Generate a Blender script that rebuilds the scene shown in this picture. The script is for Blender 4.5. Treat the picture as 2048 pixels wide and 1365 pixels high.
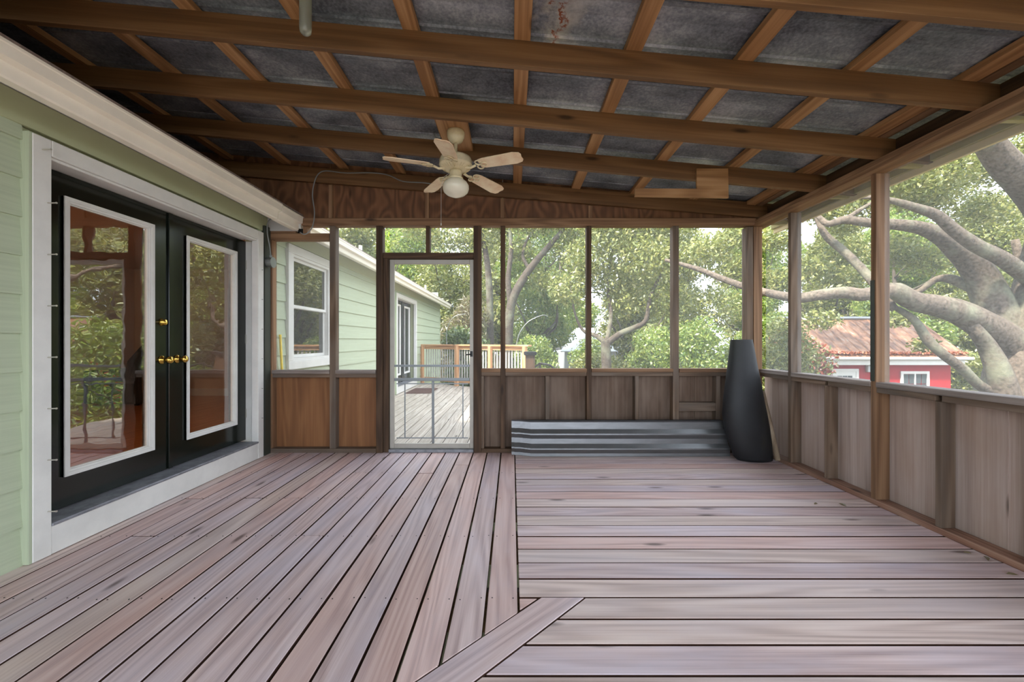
import bpy, bmesh, math, random
import numpy as np
from mathutils import Matrix, Vector
R = math.radians
scene = bpy.context.scene
for o in list(bpy.data.objects):
    bpy.data.objects.remove(o)

# ------------------------------------------------------------------ camera, sky, sun, exposure
F = 820.0                       # focal length in px of the 2048 px wide frame
CAMZ = 1.18
cam_d = bpy.data.cameras.new('camera')
cam_d.sensor_fit = 'HORIZONTAL'; cam_d.sensor_width = 36; cam_d.lens = F / 2048 * 36
cam_d.clip_start = 0.02; cam_d.clip_end = 300
cam = bpy.data.objects.new('camera', cam_d)
scene.collection.objects.link(cam)
cam.location = (0, 0, CAMZ); cam.rotation_euler = (R(90), 0, 0)
scene.camera = cam

world = bpy.data.worlds.new('sky'); scene.world = world
world.use_nodes = True
bg = world.node_tree.nodes['Background']
bg.inputs['Color'].default_value = (0.80, 0.89, 1.0, 1)
bg.inputs['Strength'].default_value = 1.0

sun_d = bpy.data.lights.new('sun', 'SUN'); sun_d.energy = 3.3; sun_d.angle = R(4); sun_d.color = (1, 0.93, 0.80)
sun = bpy.data.objects.new('sun', sun_d); scene.collection.objects.link(sun)
sun.location = (-10, -4, 20)
sun_to = Vector((0.52, 0.46, -0.90))           # high sun over the house roof, from behind on the left
sun.rotation_euler = sun_to.to_track_quat('-Z', 'Y').to_euler()

vs = scene.view_settings
vs.view_transform = 'Standard'; vs.look = 'None'; vs.gamma = 1; vs.use_curve_mapping = False
vs.exposure = 2.25

# ------------------------------------------------------------------ helpers
COL = scene.collection
W = {}
ROT = {'x': Matrix.Identity(4), 'y': Matrix.Rotation(R(90), 4, 'Z'), 'z': Matrix.Rotation(R(-90), 4, 'Y')}

def tag(o, label=None, cat=None, group=None, kind=None):
    if label: o['label'] = label
    if cat: o['category'] = cat
    if group: o['group'] = group
    if kind: o['kind'] = kind
    return o

def link(o, M, parent=None):
    COL.objects.link(o)
    if parent is not None:
        o.parent = parent
        o.matrix_parent_inverse = W[parent.name].inverted()
    o.matrix_basis = M
    W[o.name] = M.copy()
    return o

def empty(name, loc, label=None, cat=None, group=None, kind=None):
    o = bpy.data.objects.new(name, None); o.empty_display_size = 0.1
    link(o, Matrix.Translation(loc))
    return tag(o, label, cat, group, kind)

def make(name, verts, faces, mat, parent=None, grain='x', origin=None, smooth=False, M=None):
    """verts in world space; local X of the object runs along the grain"""
    vs_ = [Vector(v) for v in verts]
    if M is None:
        if origin is None:
            lo = [min(v[i] for v in vs_) for i in range(3)]; hi = [max(v[i] for v in vs_) for i in range(3)]
            origin = [(lo[i] + hi[i]) / 2 for i in range(3)]
            if parent is None: origin[2] = lo[2]
        M = Matrix.Translation(origin) @ ROT[grain]
    Mi = M.inverted()
    me = bpy.data.meshes.new(name)
    me.from_pydata([Mi @ v for v in vs_], [], faces)
    me.validate()
    bm = bmesh.new(); bm.from_mesh(me); bmesh.ops.recalc_face_normals(bm, faces=bm.faces); bm.to_mesh(me); bm.free()
    if smooth: me.shade_smooth() if hasattr(me, 'shade_smooth') else None
    me.materials.append(mat)
    o = bpy.data.objects.new(name, me)
    link(o, M, parent)
    return o

BOXF = [(0, 3, 2, 1), (4, 5, 6, 7), (0, 1, 5, 4), (1, 2, 6, 5), (2, 3, 7, 6), (3, 0, 4, 7)]
def boxv(x0, x1, y0, y1, z0, z1):
    return [(x0, y0, z0), (x1, y0, z0), (x1, y1, z0), (x0, y1, z0), (x0, y0, z1), (x1, y0, z1), (x1, y1, z1), (x0, y1, z1)]

def bev(o, w):
    if w <= 0: return o
    bm = bmesh.new(); bm.from_mesh(o.data)
    bmesh.ops.bevel(bm, geom=list(bm.edges), offset=w, segments=1, affect='EDGES', profile=0.5)
    bm.to_mesh(o.data); bm.free()
    return o

def box(name, x0, x1, y0, y1, z0, z1, mat, parent=None, grain=None, bevel=0.002):
    if grain is None:
        d = (abs(x1 - x0), abs(y1 - y0), abs(z1 - z0)); grain = 'xyz'[d.index(max(d))]
    x0, x1 = min(x0, x1), max(x0, x1); y0, y1 = min(y0, y1), max(y0, y1); z0, z1 = min(z0, z1), max(z0, z1)
    o = make(name, boxv(x0, x1, y0, y1, z0, z1), BOXF, mat, parent, grain)
    return bev(o, min(bevel, 0.2 * min(x1 - x0, y1 - y0, z1 - z0)))

class MB:
    """collects several solids that make up one part"""
    def __init__(s): s.v = []; s.f = []
    def add(s, v, f):
        n = len(s.v); s.v += [tuple(p) for p in v]; s.f += [tuple(i + n for i in q) for q in f]; return s
    def box(s, x0, x1, y0, y1, z0, z1): return s.add(boxv(min(x0,x1), max(x0,x1), min(y0,y1), max(y0,y1), min(z0,z1), max(z0,z1)), BOXF)
    def tube(s, pts, rad, n=8, cap=True): return s.add(*tube_vf(pts, rad, n, cap))
    def lathe(s, prof, c, n=20, axis='z'): return s.add(*lathe_vf(prof, c, n, axis))
    def prism(s, pts, d, cap=True): return s.add(*prism_vf(pts, d))
    def build(s, name, mat, parent=None, grain='x', smooth=False, origin=None): return make(name, s.v, s.f, mat, parent, grain, origin, smooth)

def prism_vf(pts, d):
    n = len(pts); d = Vector(d)
    v = [Vector(p) for p in pts] + [Vector(p) + d for p in pts]
    f = [tuple(range(n)), tuple(range(2 * n - 1, n - 1, -1))] + [(i, (i + 1) % n, n + (i + 1) % n, n + i) for i in range(n)]
    return v, f
def prism(name, pts, d, mat, parent=None, grain='x', bevel=0.0):
    o = make(name, *prism_vf(pts, d), mat, parent, grain)
    return bev(o, bevel)

def tube_vf(pts, rad, n=8, cap=True):
    pts = [Vector(p) for p in pts]
    if not hasattr(rad, '__len__'): rad = [rad] * len(pts)
    v = []; f = []
    prev = None
    for i, p in enumerate(pts):
        t = (pts[min(i + 1, len(pts) - 1)] - pts[max(i - 1, 0)]).normalized()
        if prev is None:
            a = t.orthogonal().normalized()
        else:
            a = (prev - t * prev.dot(t)).normalized()
        prev = a; b = t.cross(a)
        for k in range(n):
            an = 2 * math.pi * k / n
            v.append(p + (a * math.cos(an) + b * math.sin(an)) * rad[i])
    for i in range(len(pts) - 1):
        for k in range(n):
            f.append((i * n + k, i * n + (k + 1) % n, (i + 1) * n + (k + 1) % n, (i + 1) * n + k))
    if cap:
        f.append(tuple(range(n - 1, -1, -1))); f.append(tuple(range((len(pts) - 1) * n, len(pts) * n)))
    return v, f
def smooth_pts(pts, rad, k=4):
    """Catmull-Rom resample"""
    P = [Vector(p) for p in pts]; out = []; ro = []
    for i in range(len(P) - 1):
        p0 = P[max(i - 1, 0)]; p1 = P[i]; p2 = P[i + 1]; p3 = P[min(i + 2, len(P) - 1)]
        for j in range(k):
            t = j / k
            out.append(0.5 * ((2 * p1) + (p2 - p0) * t + (2 * p0 - 5 * p1 + 4 * p2 - p3) * t * t + (3 * p1 - p0 - 3 * p2 + p3) * t ** 3))
            ro.append(rad[i] * (1 - t) + rad[i + 1] * t)
    out.append(P[-1]); ro.append(rad[-1])
    return out, ro

def lathe_vf(prof, c, n=20, axis='z'):
    v = []; f = []
    for (r, h) in prof:
        for k in range(n):
            a = 2 * math.pi * k / n
            p = (r * math.cos(a), r * math.sin(a), h)
            if axis == 'x': p = (h, r * math.cos(a), r * math.sin(a))
            if axis == 'y': p = (r * math.cos(a), h, r * math.sin(a))
            v.append((c[0] + p[0], c[1] + p[1], c[2] + p[2]))
    for i in range(len(prof) - 1):
        for k in range(n):
            f.append((i * n + k, i * n + (k + 1) % n, (i + 1) * n + (k + 1) % n, (i + 1) * n + k))
    f.append(tuple(range(n - 1, -1, -1))); f.append(tuple(range((len(prof) - 1) * n, len(prof) * n)))
    return v, f

def at(x, y, Y):                # photo pixel at a known depth -> point
    return Vector(((x - 1024) / F * Y, Y, CAMZ - (y - 682.5) / F * Y))

def fast_mesh(name, V, Q):
    me = bpy.data.meshes.new(name)
    V = np.asarray(V, dtype=np.float32); Q = np.asarray(Q, dtype=np.int32)
    me.vertices.add(len(V)); me.vertices.foreach_set('co', V.ravel())
    me.loops.add(Q.size); me.loops.foreach_set('vertex_index', Q.ravel())
    me.polygons.add(len(Q)); k = Q.shape[1]
    me.polygons.foreach_set('loop_start', np.arange(0, Q.size, k, dtype=np.int32))
    me.polygons.foreach_set('loop_total', np.full(len(Q), k, dtype=np.int32))
    me.update(calc_edges=True)
    return me

# ------------------------------------------------------------------ materials
def srgb(r, g, b):
    def c(u):
        u /= 255.0
        return u / 12.92 if u <= 0.04045 else ((u + 0.055) / 1.055) ** 2.4
    return (c(r), c(g), c(b), 1)

def mat_new(name):
    m = bpy.data.materials.new(name); m.use_nodes = True
    nt = m.node_tree
    return m, nt, nt.nodes['Principled BSDF']

def N(nt, t, **kw):
    n = nt.nodes.new(t)
    for k, v in kw.items(): setattr(n, k, v)
    return n
def math_n(nt, op, a, b=None):
    n = N(nt, 'ShaderNodeMath', operation=op)
    for i, x in enumerate((a, b)):
        if x is None: continue
        if isinstance(x, (int, float)): n.inputs[i].default_value = x
        else: nt.links.new(x, n.inputs[i])
    return n.outputs[0]
def mix_c(nt, fac, a, b, mode='MIX'):
    n = N(nt, 'ShaderNodeMix', data_type='RGBA', blend_type=mode)
    for s, x in ((0, fac), (6, a), (7, b)):
        if hasattr(x, 'is_linked') or hasattr(x, 'links'): nt.links.new(x, n.inputs[s])
        else: n.inputs[s].default_value = x
    return n.outputs[2]
def ramp(nt, fac, stops):
    n = N(nt, 'ShaderNodeValToRGB'); nt.links.new(fac, n.inputs[0])
    e = n.color_ramp.elements
    while len(e) < len(stops): e.new(0.5)
    for i, (p, c) in enumerate(stops):
        e[i].position = p; e[i].color = c if len(c) == 4 else (*c, 1)
    return n.outputs[0]
def objcoord(nt, scale, rnd=True):
    tc = N(nt, 'ShaderNodeTexCoord'); src = tc.outputs['Object']
    if rnd:
        oi = N(nt, 'ShaderNodeObjectInfo')
        mul = math_n(nt, 'MULTIPLY', oi.outputs['Random'], 37.0)
        cb = N(nt, 'ShaderNodeCombineXYZ')
        for i in range(3): nt.links.new(mul, cb.inputs[i])
        va = N(nt, 'ShaderNodeVectorMath', operation='ADD')
        nt.links.new(src, va.inputs[0]); nt.links.new(cb.outputs[0], va.inputs[1]); src = va.outputs[0]
    mp = N(nt, 'ShaderNodeMapping'); nt.links.new(src, mp.inputs[0]); mp.inputs['Scale'].default_value = scale
    return mp.outputs[0]
def noise(nt, vec, scale=1.0, detail=4, rough=0.55):
    n = N(nt, 'ShaderNodeTexNoise'); nt.links.new(vec, n.inputs['Vector'])
    n.inputs['Scale'].default_value = scale; n.inputs['Detail'].default_value = detail; n.inputs['Roughness'].default_value = rough
    return n.outputs['Fac']
def bump(nt, bsdf, h, strength=0.3, dist=0.002):
    b = N(nt, 'ShaderNodeBump'); b.inputs['Strength'].default_value = strength; b.inputs['Distance'].default_value = dist
    nt.links.new(h, b.inputs['Height']); nt.links.new(b.outputs[0], bsdf.inputs['Normal'])

def wood(name, dark, mid, light, rough=0.6, rings=16, ringw=0.5, streak=0.5, patch=None, patchamt=0.5, vary=0.25, bmp=0.35, knots=True, spec=0.3, cross=1.0, along=0.45):
    m, nt, b = mat_new(name)
    low = noise(nt, objcoord(nt, (along, 6.5 * cross, 6.5 * cross)), 1.0, 1.0, 0.4)
    contour = math_n(nt, 'SINE', math_n(nt, 'MULTIPLY', low, rings * 6.28))
    contour = math_n(nt, 'ADD', math_n(nt, 'MULTIPLY', contour, 0.5), 0.5)
    fine = noise(nt, objcoord(nt, (1.6, 140, 140)), 1.0, 3, 0.6)
    med = noise(nt, objcoord(nt, (0.7, 34, 34)), 1.0, 5, 0.6)
    g = math_n(nt, 'ADD', math_n(nt, 'MULTIPLY', contour, ringw * 0.5), math_n(nt, 'MULTIPLY', med, streak))
    g = math_n(nt, 'ADD', g, math_n(nt, 'MULTIPLY', fine, 0.35))
    g = math_n(nt, 'DIVIDE', g, ringw * 0.5 + streak + 0.35)
    col = ramp(nt, g, [(0.22, dark), (0.5, mid), (0.78, light)])
    if patch is not None:
        pn = noise(nt, objcoord(nt, (1.1, 3.5, 3.5)), 1.0, 4, 0.6)
        pf = ramp(nt, pn, [(0.42, (0, 0, 0)), (0.66, (1, 1, 1))])
        col = mix_c(nt, math_n(nt, 'MULTIPLY', pf, patchamt), col, patch)
    oi = N(nt, 'ShaderNodeObjectInfo')
    val = math_n(nt, 'ADD', 1.0 - vary, math_n(nt, 'MULTIPLY', oi.outputs['Random'], 2 * vary))
    hsv = N(nt, 'ShaderNodeHueSaturation'); nt.links.new(col, hsv.inputs['Color']); nt.links.new(val, hsv.inputs['Value'])
    col = hsv.outputs[0]
    if knots:
        v = N(nt, 'ShaderNodeTexVoronoi'); nt.links.new(objcoord(nt, (1.6, 6.0, 6.0)), v.inputs['Vector']); v.inputs['Scale'].default_value = 1.0
        kf = ramp(nt, v.outputs['Distance'], [(0.05, (1, 1, 1)), (0.13, (0, 0, 0))])
        col = mix_c(nt, math_n(nt, 'MULTIPLY', kf, 0.8), col, (dark[0] * 0.25, dark[1] * 0.22, dark[2] * 0.2, 1))
    nt.links.new(col, b.inputs['Base Color'])
    b.inputs['Roughness'].default_value = rough; b.inputs['Specular IOR Level'].default_value = spec
    bump(nt, b, g, bmp, 0.002)
    return m

def plain(name, col, rough=0.5, metal=0.0, spec=0.5, mottled=0.0, scale=6.0, dirt=None, bmp=0.0, stretch=(1, 1, 1)):
    m, nt, b = mat_new(name)
    if mottled > 0 or dirt is not None or bmp > 0:
        n = noise(nt, objcoord(nt, tuple(scale * s for s in stretch)), 1.0, 6, 0.6)
        d = dirt if dirt is not None else tuple(c * (1 - mottled) for c in col[:3])
        c = ramp(nt, n, [(0.35, d), (0.62, col)])
        nt.links.new(c, b.inputs['Base Color'])
        if bmp > 0: bump(nt, b, n, bmp, 0.002)
    else:
        b.inputs['Base Color'].default_value = col if len(col) == 4 else (*col, 1)
    b.inputs['Roughness'].default_value = rough; b.inputs['Metallic'].default_value = metal
    b.inputs['Specular IOR Level'].default_value = spec
    return m

M = {}
M['deck'] = wood('weathered_deck_wood', srgb(144, 120, 118), srgb(195, 170, 167), srgb(224, 203, 201), 0.5, 9, 0.4, 0.6, srgb(195, 188, 203), 0.5, 0.08, 0.5, True, 0.45)
M['deck_red'] = wood('worn_reddish_deck_wood', srgb(147, 114, 108), srgb(200, 165, 156), srgb(226, 198, 190), 0.5, 9, 0.4, 0.6, srgb(200, 184, 188), 0.45, 0.08, 0.5, True, 0.45)
M['deck_tan'] = wood('worn_tan_deck_wood', srgb(152, 129, 120), srgb(202, 179, 170), srgb(228, 210, 201), 0.5, 8, 0.45, 0.6, srgb(197, 186, 193), 0.4, 0.07, 0.5, True, 0.45)
M['deck_edge'] = plain('unbleached_edge_gap_shade', srgb(82, 58, 48), 0.85, 0, 0.1, 0.3, 12.0)  # brown board sides, deepened to carry the shade between boards
M['outer_deck'] = wood('bleached_deck_wood', srgb(130, 118, 106), srgb(176, 164, 150), srgb(205, 196, 184), 0.75, 9, 0.4, 0.6, srgb(150, 140, 128), 0.5, 0.12, 0.3, True, 0.2)
M['rafter'] = wood('brown_rafter_wood', srgb(84, 60, 38), srgb(112, 80, 50), srgb(136, 102, 68), 0.6, 6, 0.45, 0.5, None, 0, 0.10, 0.25, True, 0.3)
M['purlin'] = wood('tan_purlin_wood', srgb(122, 86, 54), srgb(160, 118, 78), srgb(186, 146, 104), 0.6, 8, 0.5, 0.5, None, 0, 0.10, 0.25, True, 0.3)
M['beam'] = wood('aged_beam_wood', srgb(88, 64, 46), srgb(128, 96, 70), srgb(158, 124, 94), 0.65, 7, 0.45, 0.5, None, 0, 0.1, 0.25, True, 0.3)
M['stud'] = wood('weathered_stud_wood', srgb(72, 58, 46), srgb(108, 88, 72), srgb(140, 120, 102), 0.7, 8, 0.5, 0.6, srgb(110, 104, 98), 0.5, 0.14, 0.4, True, 0.25)
M['stud_dark'] = wood('dark_stud_wood', srgb(50, 37, 27), srgb(78, 58, 42), srgb(104, 80, 60), 0.65, 8, 0.5, 0.6, None, 0, 0.14, 0.4, True, 0.3)
M['sole'] = wood('reddish_sole_wood', srgb(92, 62, 48), srgb(148, 108, 88), srgb(178, 144, 122), 0.65, 8, 0.5, 0.6, srgb(150, 132, 118), 0.5, 0.1, 0.4, True, 0.3)
M['sill'] = wood('grey_weathered_sill_wood', srgb(92, 82, 76), srgb(142, 130, 122), srgb(176, 164, 156), 0.75, 9, 0.5, 0.7, srgb(120, 112, 108), 0.5, 0.1, 0.6, True, 0.2)
M['ply_orange'] = wood('orange_brown_plywood', srgb(104, 66, 40), srgb(136, 92, 58), srgb(162, 116, 76), 0.6, 5, 0.5, 0.8, srgb(120, 80, 50), 0.4, 0.08, 0.25, False, 0.3)
M['ply_brown'] = wood('weathered_brown_plywood', srgb(70, 54, 43), srgb(104, 84, 70), srgb(136, 116, 100), 0.7, 5, 0.3, 0.9, srgb(138, 120, 106), 0.6, 0.08, 0.25, False, 0.25)
M['ply_grey'] = wood('pale_weathered_plywood', srgb(146, 126, 114), srgb(186, 168, 158), srgb(210, 196, 188), 0.7, 4, 0.2, 0.7, srgb(168, 136, 112), 0.4, 0.06, 0.25, True, 0.25)
M['ply_gable'] = wood('cathedral_grain_plywood', srgb(84, 57, 39), srgb(110, 75, 51), srgb(130, 92, 64), 0.6, 7, 0.8, 0.4, None, 0, 0.08, 0.2, True, 0.3, 0.75, 2.2)
M['cedar'] = wood('new_cedar_rail_wood', srgb(150, 104, 70), srgb(196, 150, 108), srgb(222, 182, 140), 0.65, 7, 0.5, 0.5, None, 0, 0.1, 0.2, True, 0.3)
M['room_floor'] = wood('orange_oak_floor', srgb(150, 84, 42), srgb(190, 112, 60), srgb(214, 140, 82), 0.35, 6, 0.4, 0.6, None, 0, 0.08, 0.05, False, 0.5)
M['pole_wood'] = wood('old_stick_wood', srgb(110, 92, 74), srgb(150, 130, 108), srgb(180, 160, 138), 0.7, 6, 0.4, 0.6, None, 0, 0.05, 0.2, False, 0.2)
M['siding'] = plain('pale_green_siding_paint', srgb(185, 194, 166), 0.6, 0, 0.35, 0.10, 3.0, None, 0.15, (0.4, 20, 20))
M['frieze'] = plain('pale_green_frieze_paint', srgb(178, 182, 146), 0.6, 0, 0.3)
M['white'] = plain('white_trim_paint', srgb(226, 224, 218), 0.5, 0, 0.4, 0.10, 5.0)
M['gutter'] = plain('cream_white_gutter', srgb(246, 238, 222), 0.4, 0, 0.4, 0.08, 3.0)
M['soffit'] = plain('grey_white_soffit', srgb(196, 196, 196), 0.6)
M['door_black'] = plain('gloss_black_green_paint', srgb(20, 25, 20), 0.16, 0, 0.6)
M['threshold'] = plain('worn_aluminium_threshold', srgb(150, 152, 158), 0.45, 0.4, 0.5, 0.35, 18.0)
M['brass'] = plain('polished_brass', srgb(228, 188, 92), 0.14, 1.0)
M['nail'] = plain('bare_nail_steel', srgb(196, 192, 182), 0.35, 0.7)
M['nail_dark'] = plain('rusted_nail_steel', srgb(52, 46, 46), 0.6, 0.3)
M['screen_frame'] = plain('grey_aluminium_door_frame', srgb(176, 170, 160), 0.45, 0.3, 0.5, 0.1, 8.0)
M['screen_bar'] = plain('grey_metal_bar', srgb(130, 134, 136), 0.4, 0.5)
M['black_metal'] = plain('black_metal', srgb(22, 22, 24), 0.4, 0.3)
M['galv'] = plain('galvanised_sheet', srgb(140, 142, 144), 0.36, 0.85, 0.5, 0.15, 9.0, None, 0.0, (0.6, 3, 3))
M['felt'] = plain('black_felt_membrane', srgb(38, 39, 42), 0.55, 0, 0.5, 0.3, 6.0)
M['fan_cream'] = plain('yellowed_cream_enamel', srgb(226, 212, 176), 0.4, 0, 0.5, 0.15, 20.0)
M['fan_blade'] = plain('peeling_cream_blade', srgb(240, 222, 190), 0.55, 0, 0.4, 0.0, 7.0, srgb(222, 186, 150)[:3])
M['globe'] = plain('opal_glass_globe', srgb(226, 220, 200), 0.2, 0, 0.6)
M['orange_ink'] = plain('faded_orange_ink', srgb(206, 110, 76), 0.7)
M['cable'] = plain('grey_cable', srgb(128, 130, 128), 0.5)
M['steel_box'] = plain('galvanised_junction_box', srgb(140, 142, 142), 0.4, 0.7)
M['yellow'] = plain('yellow_plastic', srgb(236, 202, 30), 0.45)
M['mat_brown'] = plain('brown_door_mat', srgb(98, 74, 66), 0.95, 0, 0.1, 0.3, 40.0)
M['red'] = plain('barn_red_paint', srgb(168, 38, 42), 0.65, 0, 0.3, 0.15, 3.0)
M['house_grey'] = plain('pale_grey_paint', srgb(196, 200, 206), 0.7)
M['room_wall'] = plain('warm_interior_wall_paint', srgb(214, 186, 162), 0.8)
M['black_cloth'] = plain('black_upholstery', srgb(14, 13, 13), 0.8)
M['fascia'] = plain('cream_fascia_paint', srgb(232, 212, 160), 0.6, 0, 0.3, 0.1, 3.0)
M['tail'] = wood('greenish_treated_wood', srgb(128, 118, 70), srgb(172, 160, 104), srgb(200, 190, 136), 0.7, 6, 0.4, 0.5, None, 0, 0.08, 0.2, False, 0.2)
M['dark_paint'] = plain('dark_green_corner_paint', srgb(54, 58, 50), 0.55)
M['concrete'] = plain('pale_stone', srgb(196, 194, 188), 0.85, 0, 0.2, 0.3, 5.0)

_nt = M['felt'].node_tree; _p = _nt.nodes['Principled BSDF']
_t = _nt.nodes.new('ShaderNodeBsdfTransparent'); _m = _nt.nodes.new('ShaderNodeMixShader'); _m.inputs[0].default_value = 0.88   # open weave
_nt.links.new(_t.outputs[0], _m.inputs[1]); _nt.links.new(_p.outputs[0], _m.inputs[2]); _nt.links.new(_m.outputs[0], _nt.nodes['Material Output'].inputs['Surface'])
def roof_metal():
    m, nt, b = mat_new('aged_galvanised_roof_sheet')
    n1 = noise(nt, objcoord(nt, (1.6, 2.2, 2.2)), 1.0, 6, 0.65)
    n2 = noise(nt, objcoord(nt, (60, 60, 60)), 1.0, 2, 0.6)
    g = math_n(nt, 'ADD', math_n(nt, 'MULTIPLY', n1, 0.75), math_n(nt, 'MULTIPLY', n2, 0.25))
    col = ramp(nt, g, [(0.36, srgb(80, 85, 92)), (0.5, srgb(134, 140, 147)), (0.64, srgb(188, 192, 195))])
    r1 = noise(nt, objcoord(nt, (1.1, 2.6, 2.6)), 1.0, 8, 0.7)
    rf = ramp(nt, r1, [(0.69, (0, 0, 0)), (0.74, (1, 1, 1))])
    col = mix_c(nt, rf, col, srgb(112, 66, 36))
    nt.links.new(col, b.inputs['Base Color'])
    b.inputs['Metallic'].default_value = 0.4; b.inputs['Roughness'].default_value = 0.5
    bump(nt, b, n1, 0.15, 0.01)
    return m
M['roof_metal'] = roof_metal()
def cracked_roof():
    m = roof_metal(); m.name = 'rust_cracked_roof_sheet'; nt = m.node_tree; b = nt.nodes['Principled BSDF']
    base = b.inputs['Base Color'].links[0].from_socket
    tc = N(nt, 'ShaderNodeTexCoord'); sx = N(nt, 'ShaderNodeSeparateXYZ'); nt.links.new(tc.outputs['Object'], sx.inputs[0])
    n1 = noise(nt, objcoord(nt, (7, 7, 7), False), 1.0, 6, 0.65); n2 = noise(nt, objcoord(nt, (28, 28, 28), False), 1.0, 5, 0.7)
    off = math_n(nt, 'ADD', math_n(nt, 'SUBTRACT', sx.outputs[0], 0.76), math_n(nt, 'MULTIPLY', math_n(nt, 'SUBTRACT', n1, 0.5), 0.5))
    d = math_n(nt, 'ABSOLUTE', off)
    dy = math_n(nt, 'ABSOLUTE', math_n(nt, 'ADD', sx.outputs[1], 0.06))
    fade = ramp(nt, dy, [(0.14, (1, 1, 1)), (0.2, (0, 0, 0))])
    halo = math_n(nt, 'MULTIPLY', math_n(nt, 'MULTIPLY', ramp(nt, d, [(0.03, (1, 1, 1)), (0.12, (0, 0, 0))]), fade), n2)
    c1 = mix_c(nt, halo, base, srgb(206, 200, 184))
    rf = math_n(nt, 'MULTIPLY', math_n(nt, 'MULTIPLY', ramp(nt, d, [(0.006, (1, 1, 1)), (0.022, (0, 0, 0))]), fade), ramp(nt, n2, [(0.4, (0, 0, 0)), (0.55, (1, 1, 1))]))
    c2 = mix_c(nt, rf, c1, srgb(134, 66, 26))
    nt.links.new(c2, b.inputs['Base Color'])
    return m
M['roof_cracked'] = cracked_roof()

def rusty_roof():
    m, nt, b = mat_new('rusty_corrugated_iron')
    n1 = noise(nt, objcoord(nt, (0.7, 5.0, 5.0)), 1.0, 6, 0.65)
    col = ramp(nt, n1, [(0.30, srgb(66, 50, 42)), (0.46, srgb(116, 80, 58)), (0.58, srgb(146, 106, 78)), (0.70, srgb(140, 138, 134))])
    nt.links.new(col, b.inputs['Base Color'])
    b.inputs['Metallic'].default_value = 0.1; b.inputs['Roughness'].default_value = 0.6
    return m
M['rust'] = rusty_roof()

def shingles():
    m, nt, b = mat_new('asphalt_shingles')
    br = N(nt, 'ShaderNodeTexBrick'); nt.links.new(objcoord(nt, (1, 1, 1), False), br.inputs['Vector'])
    br.inputs['Scale'].default_value = 3.2; br.inputs['Color1'].default_value = srgb(150, 124, 112); br.inputs['Color2'].default_value = srgb(122, 100, 92)
    br.inputs['Mortar'].default_value = srgb(70, 58, 54); br.inputs['Mortar Size'].default_value = 0.03
    n1 = noise(nt, objcoord(nt, (30, 30, 30), False), 1.0, 3, 0.7)
    col = mix_c(nt, n1, br.outputs['Color'], srgb(172, 150, 138))
    nt.links.new(col, b.inputs['Base Color']); b.inputs['Roughness'].default_value = 0.95
    bump(nt, b, br.outputs['Fac'], -0.4, 0.01)
    return m
M['shingle'] = shingles()

def ground_mat():
    m, nt, b = mat_new('leaf_litter_ground')
    n1 = noise(nt, objcoord(nt, (0.25, 0.25, 0.25), False), 1.0, 8, 0.65)
    n2 = noise(nt, objcoord(nt, (9, 9, 9), False), 1.0, 5, 0.7)
    col = ramp(nt, n1, [(0.35, srgb(72, 78, 42)), (0.55, srgb(96, 86, 58)), (0.7, srgb(112, 92, 70))])
    col = mix_c(nt, n2, col, srgb(70, 66, 44))
    nt.links.new(col, b.inputs['Base Color']); b.inputs['Roughness'].default_value = 0.95
    bump(nt, b, n2, 0.6, 0.05)
    return m
M['ground'] = ground_mat()

def bark_mat(name, a, c):
    m, nt, b = mat_new(name)
    n1 = noise(nt, objcoord(nt, (16, 16, 16)), 1.0, 8, 0.75)
    n2 = noise(nt, objcoord(nt, (1.2, 1.2, 1.2)), 1.0, 3, 0.6)
    col = ramp(nt, n1, [(0.36, a), (0.62, c)])
    col = mix_c(nt, ramp(nt, n2, [(0.5, (0, 0, 0)), (0.7, (0.5, 0.5, 0.5))]), col, srgb(150, 156, 130))
    nt.links.new(col, b.inputs['Base Color']); b.inputs['Roughness'].default_value = 0.9
    bump(nt, b, n1, 0.8, 0.04)
    return m
M['bark'] = bark_mat('pale_oak_bark', srgb(66, 57, 49), srgb(128, 114, 100))
M['bark_dark'] = bark_mat('dark_bark', srgb(54, 46, 40), srgb(98, 87, 76))

def leaf_mat(name, stops, trans=0.4):
    m, nt, b = mat_new(name)
    nt.nodes.remove(b)
    geo = N(nt, 'ShaderNodeNewGeometry')
    col = ramp(nt, geo.outputs['Random Per Island'], stops)
    d = N(nt, 'ShaderNodeBsdfDiffuse'); t = N(nt, 'ShaderNodeBsdfTranslucent'); g = N(nt, 'ShaderNodeBsdfGlossy')
    nt.links.new(col, d.inputs['Color']); nt.links.new(col, t.inputs['Color'])
    g.inputs['Roughness'].default_value = 0.45; g.inputs['Color'].default_value = (0.8, 0.85, 0.9, 1)
    mx = N(nt, 'ShaderNodeMixShader'); mx.inputs[0].default_value = trans
    nt.links.new(d.outputs[0], mx.inputs[1]); nt.links.new(t.outputs[0], mx.inputs[2])
    m2 = N(nt, 'ShaderNodeMixShader'); m2.inputs[0].default_value = 0.07
    nt.links.new(mx.outputs[0], m2.inputs[1]); nt.links.new(g.outputs[0], m2.inputs[2])
    nt.links.new(m2.outputs[0], nt.nodes['Material Output'].inputs['Surface'])
    return m
M['leaf_oak'] = leaf_mat('oak_leaves', [(0.0, srgb(93, 103, 47)), (0.45, srgb(129, 138, 64)), (0.8, srgb(156, 159, 83)), (1.0, srgb(176, 170, 106))])
M['leaf_bright'] = leaf_mat('bright_green_leaves', [(0.0, srgb(90, 118, 42)), (0.5, srgb(130, 152, 61)), (1.0, srgb(169, 176, 86))], 0.5)
M['leaf_dark'] = leaf_mat('dark_green_leaves', [(0.0, srgb(60, 78, 34)), (0.6, srgb(93, 111, 51)), (1.0, srgb(127, 138, 71))])
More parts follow.
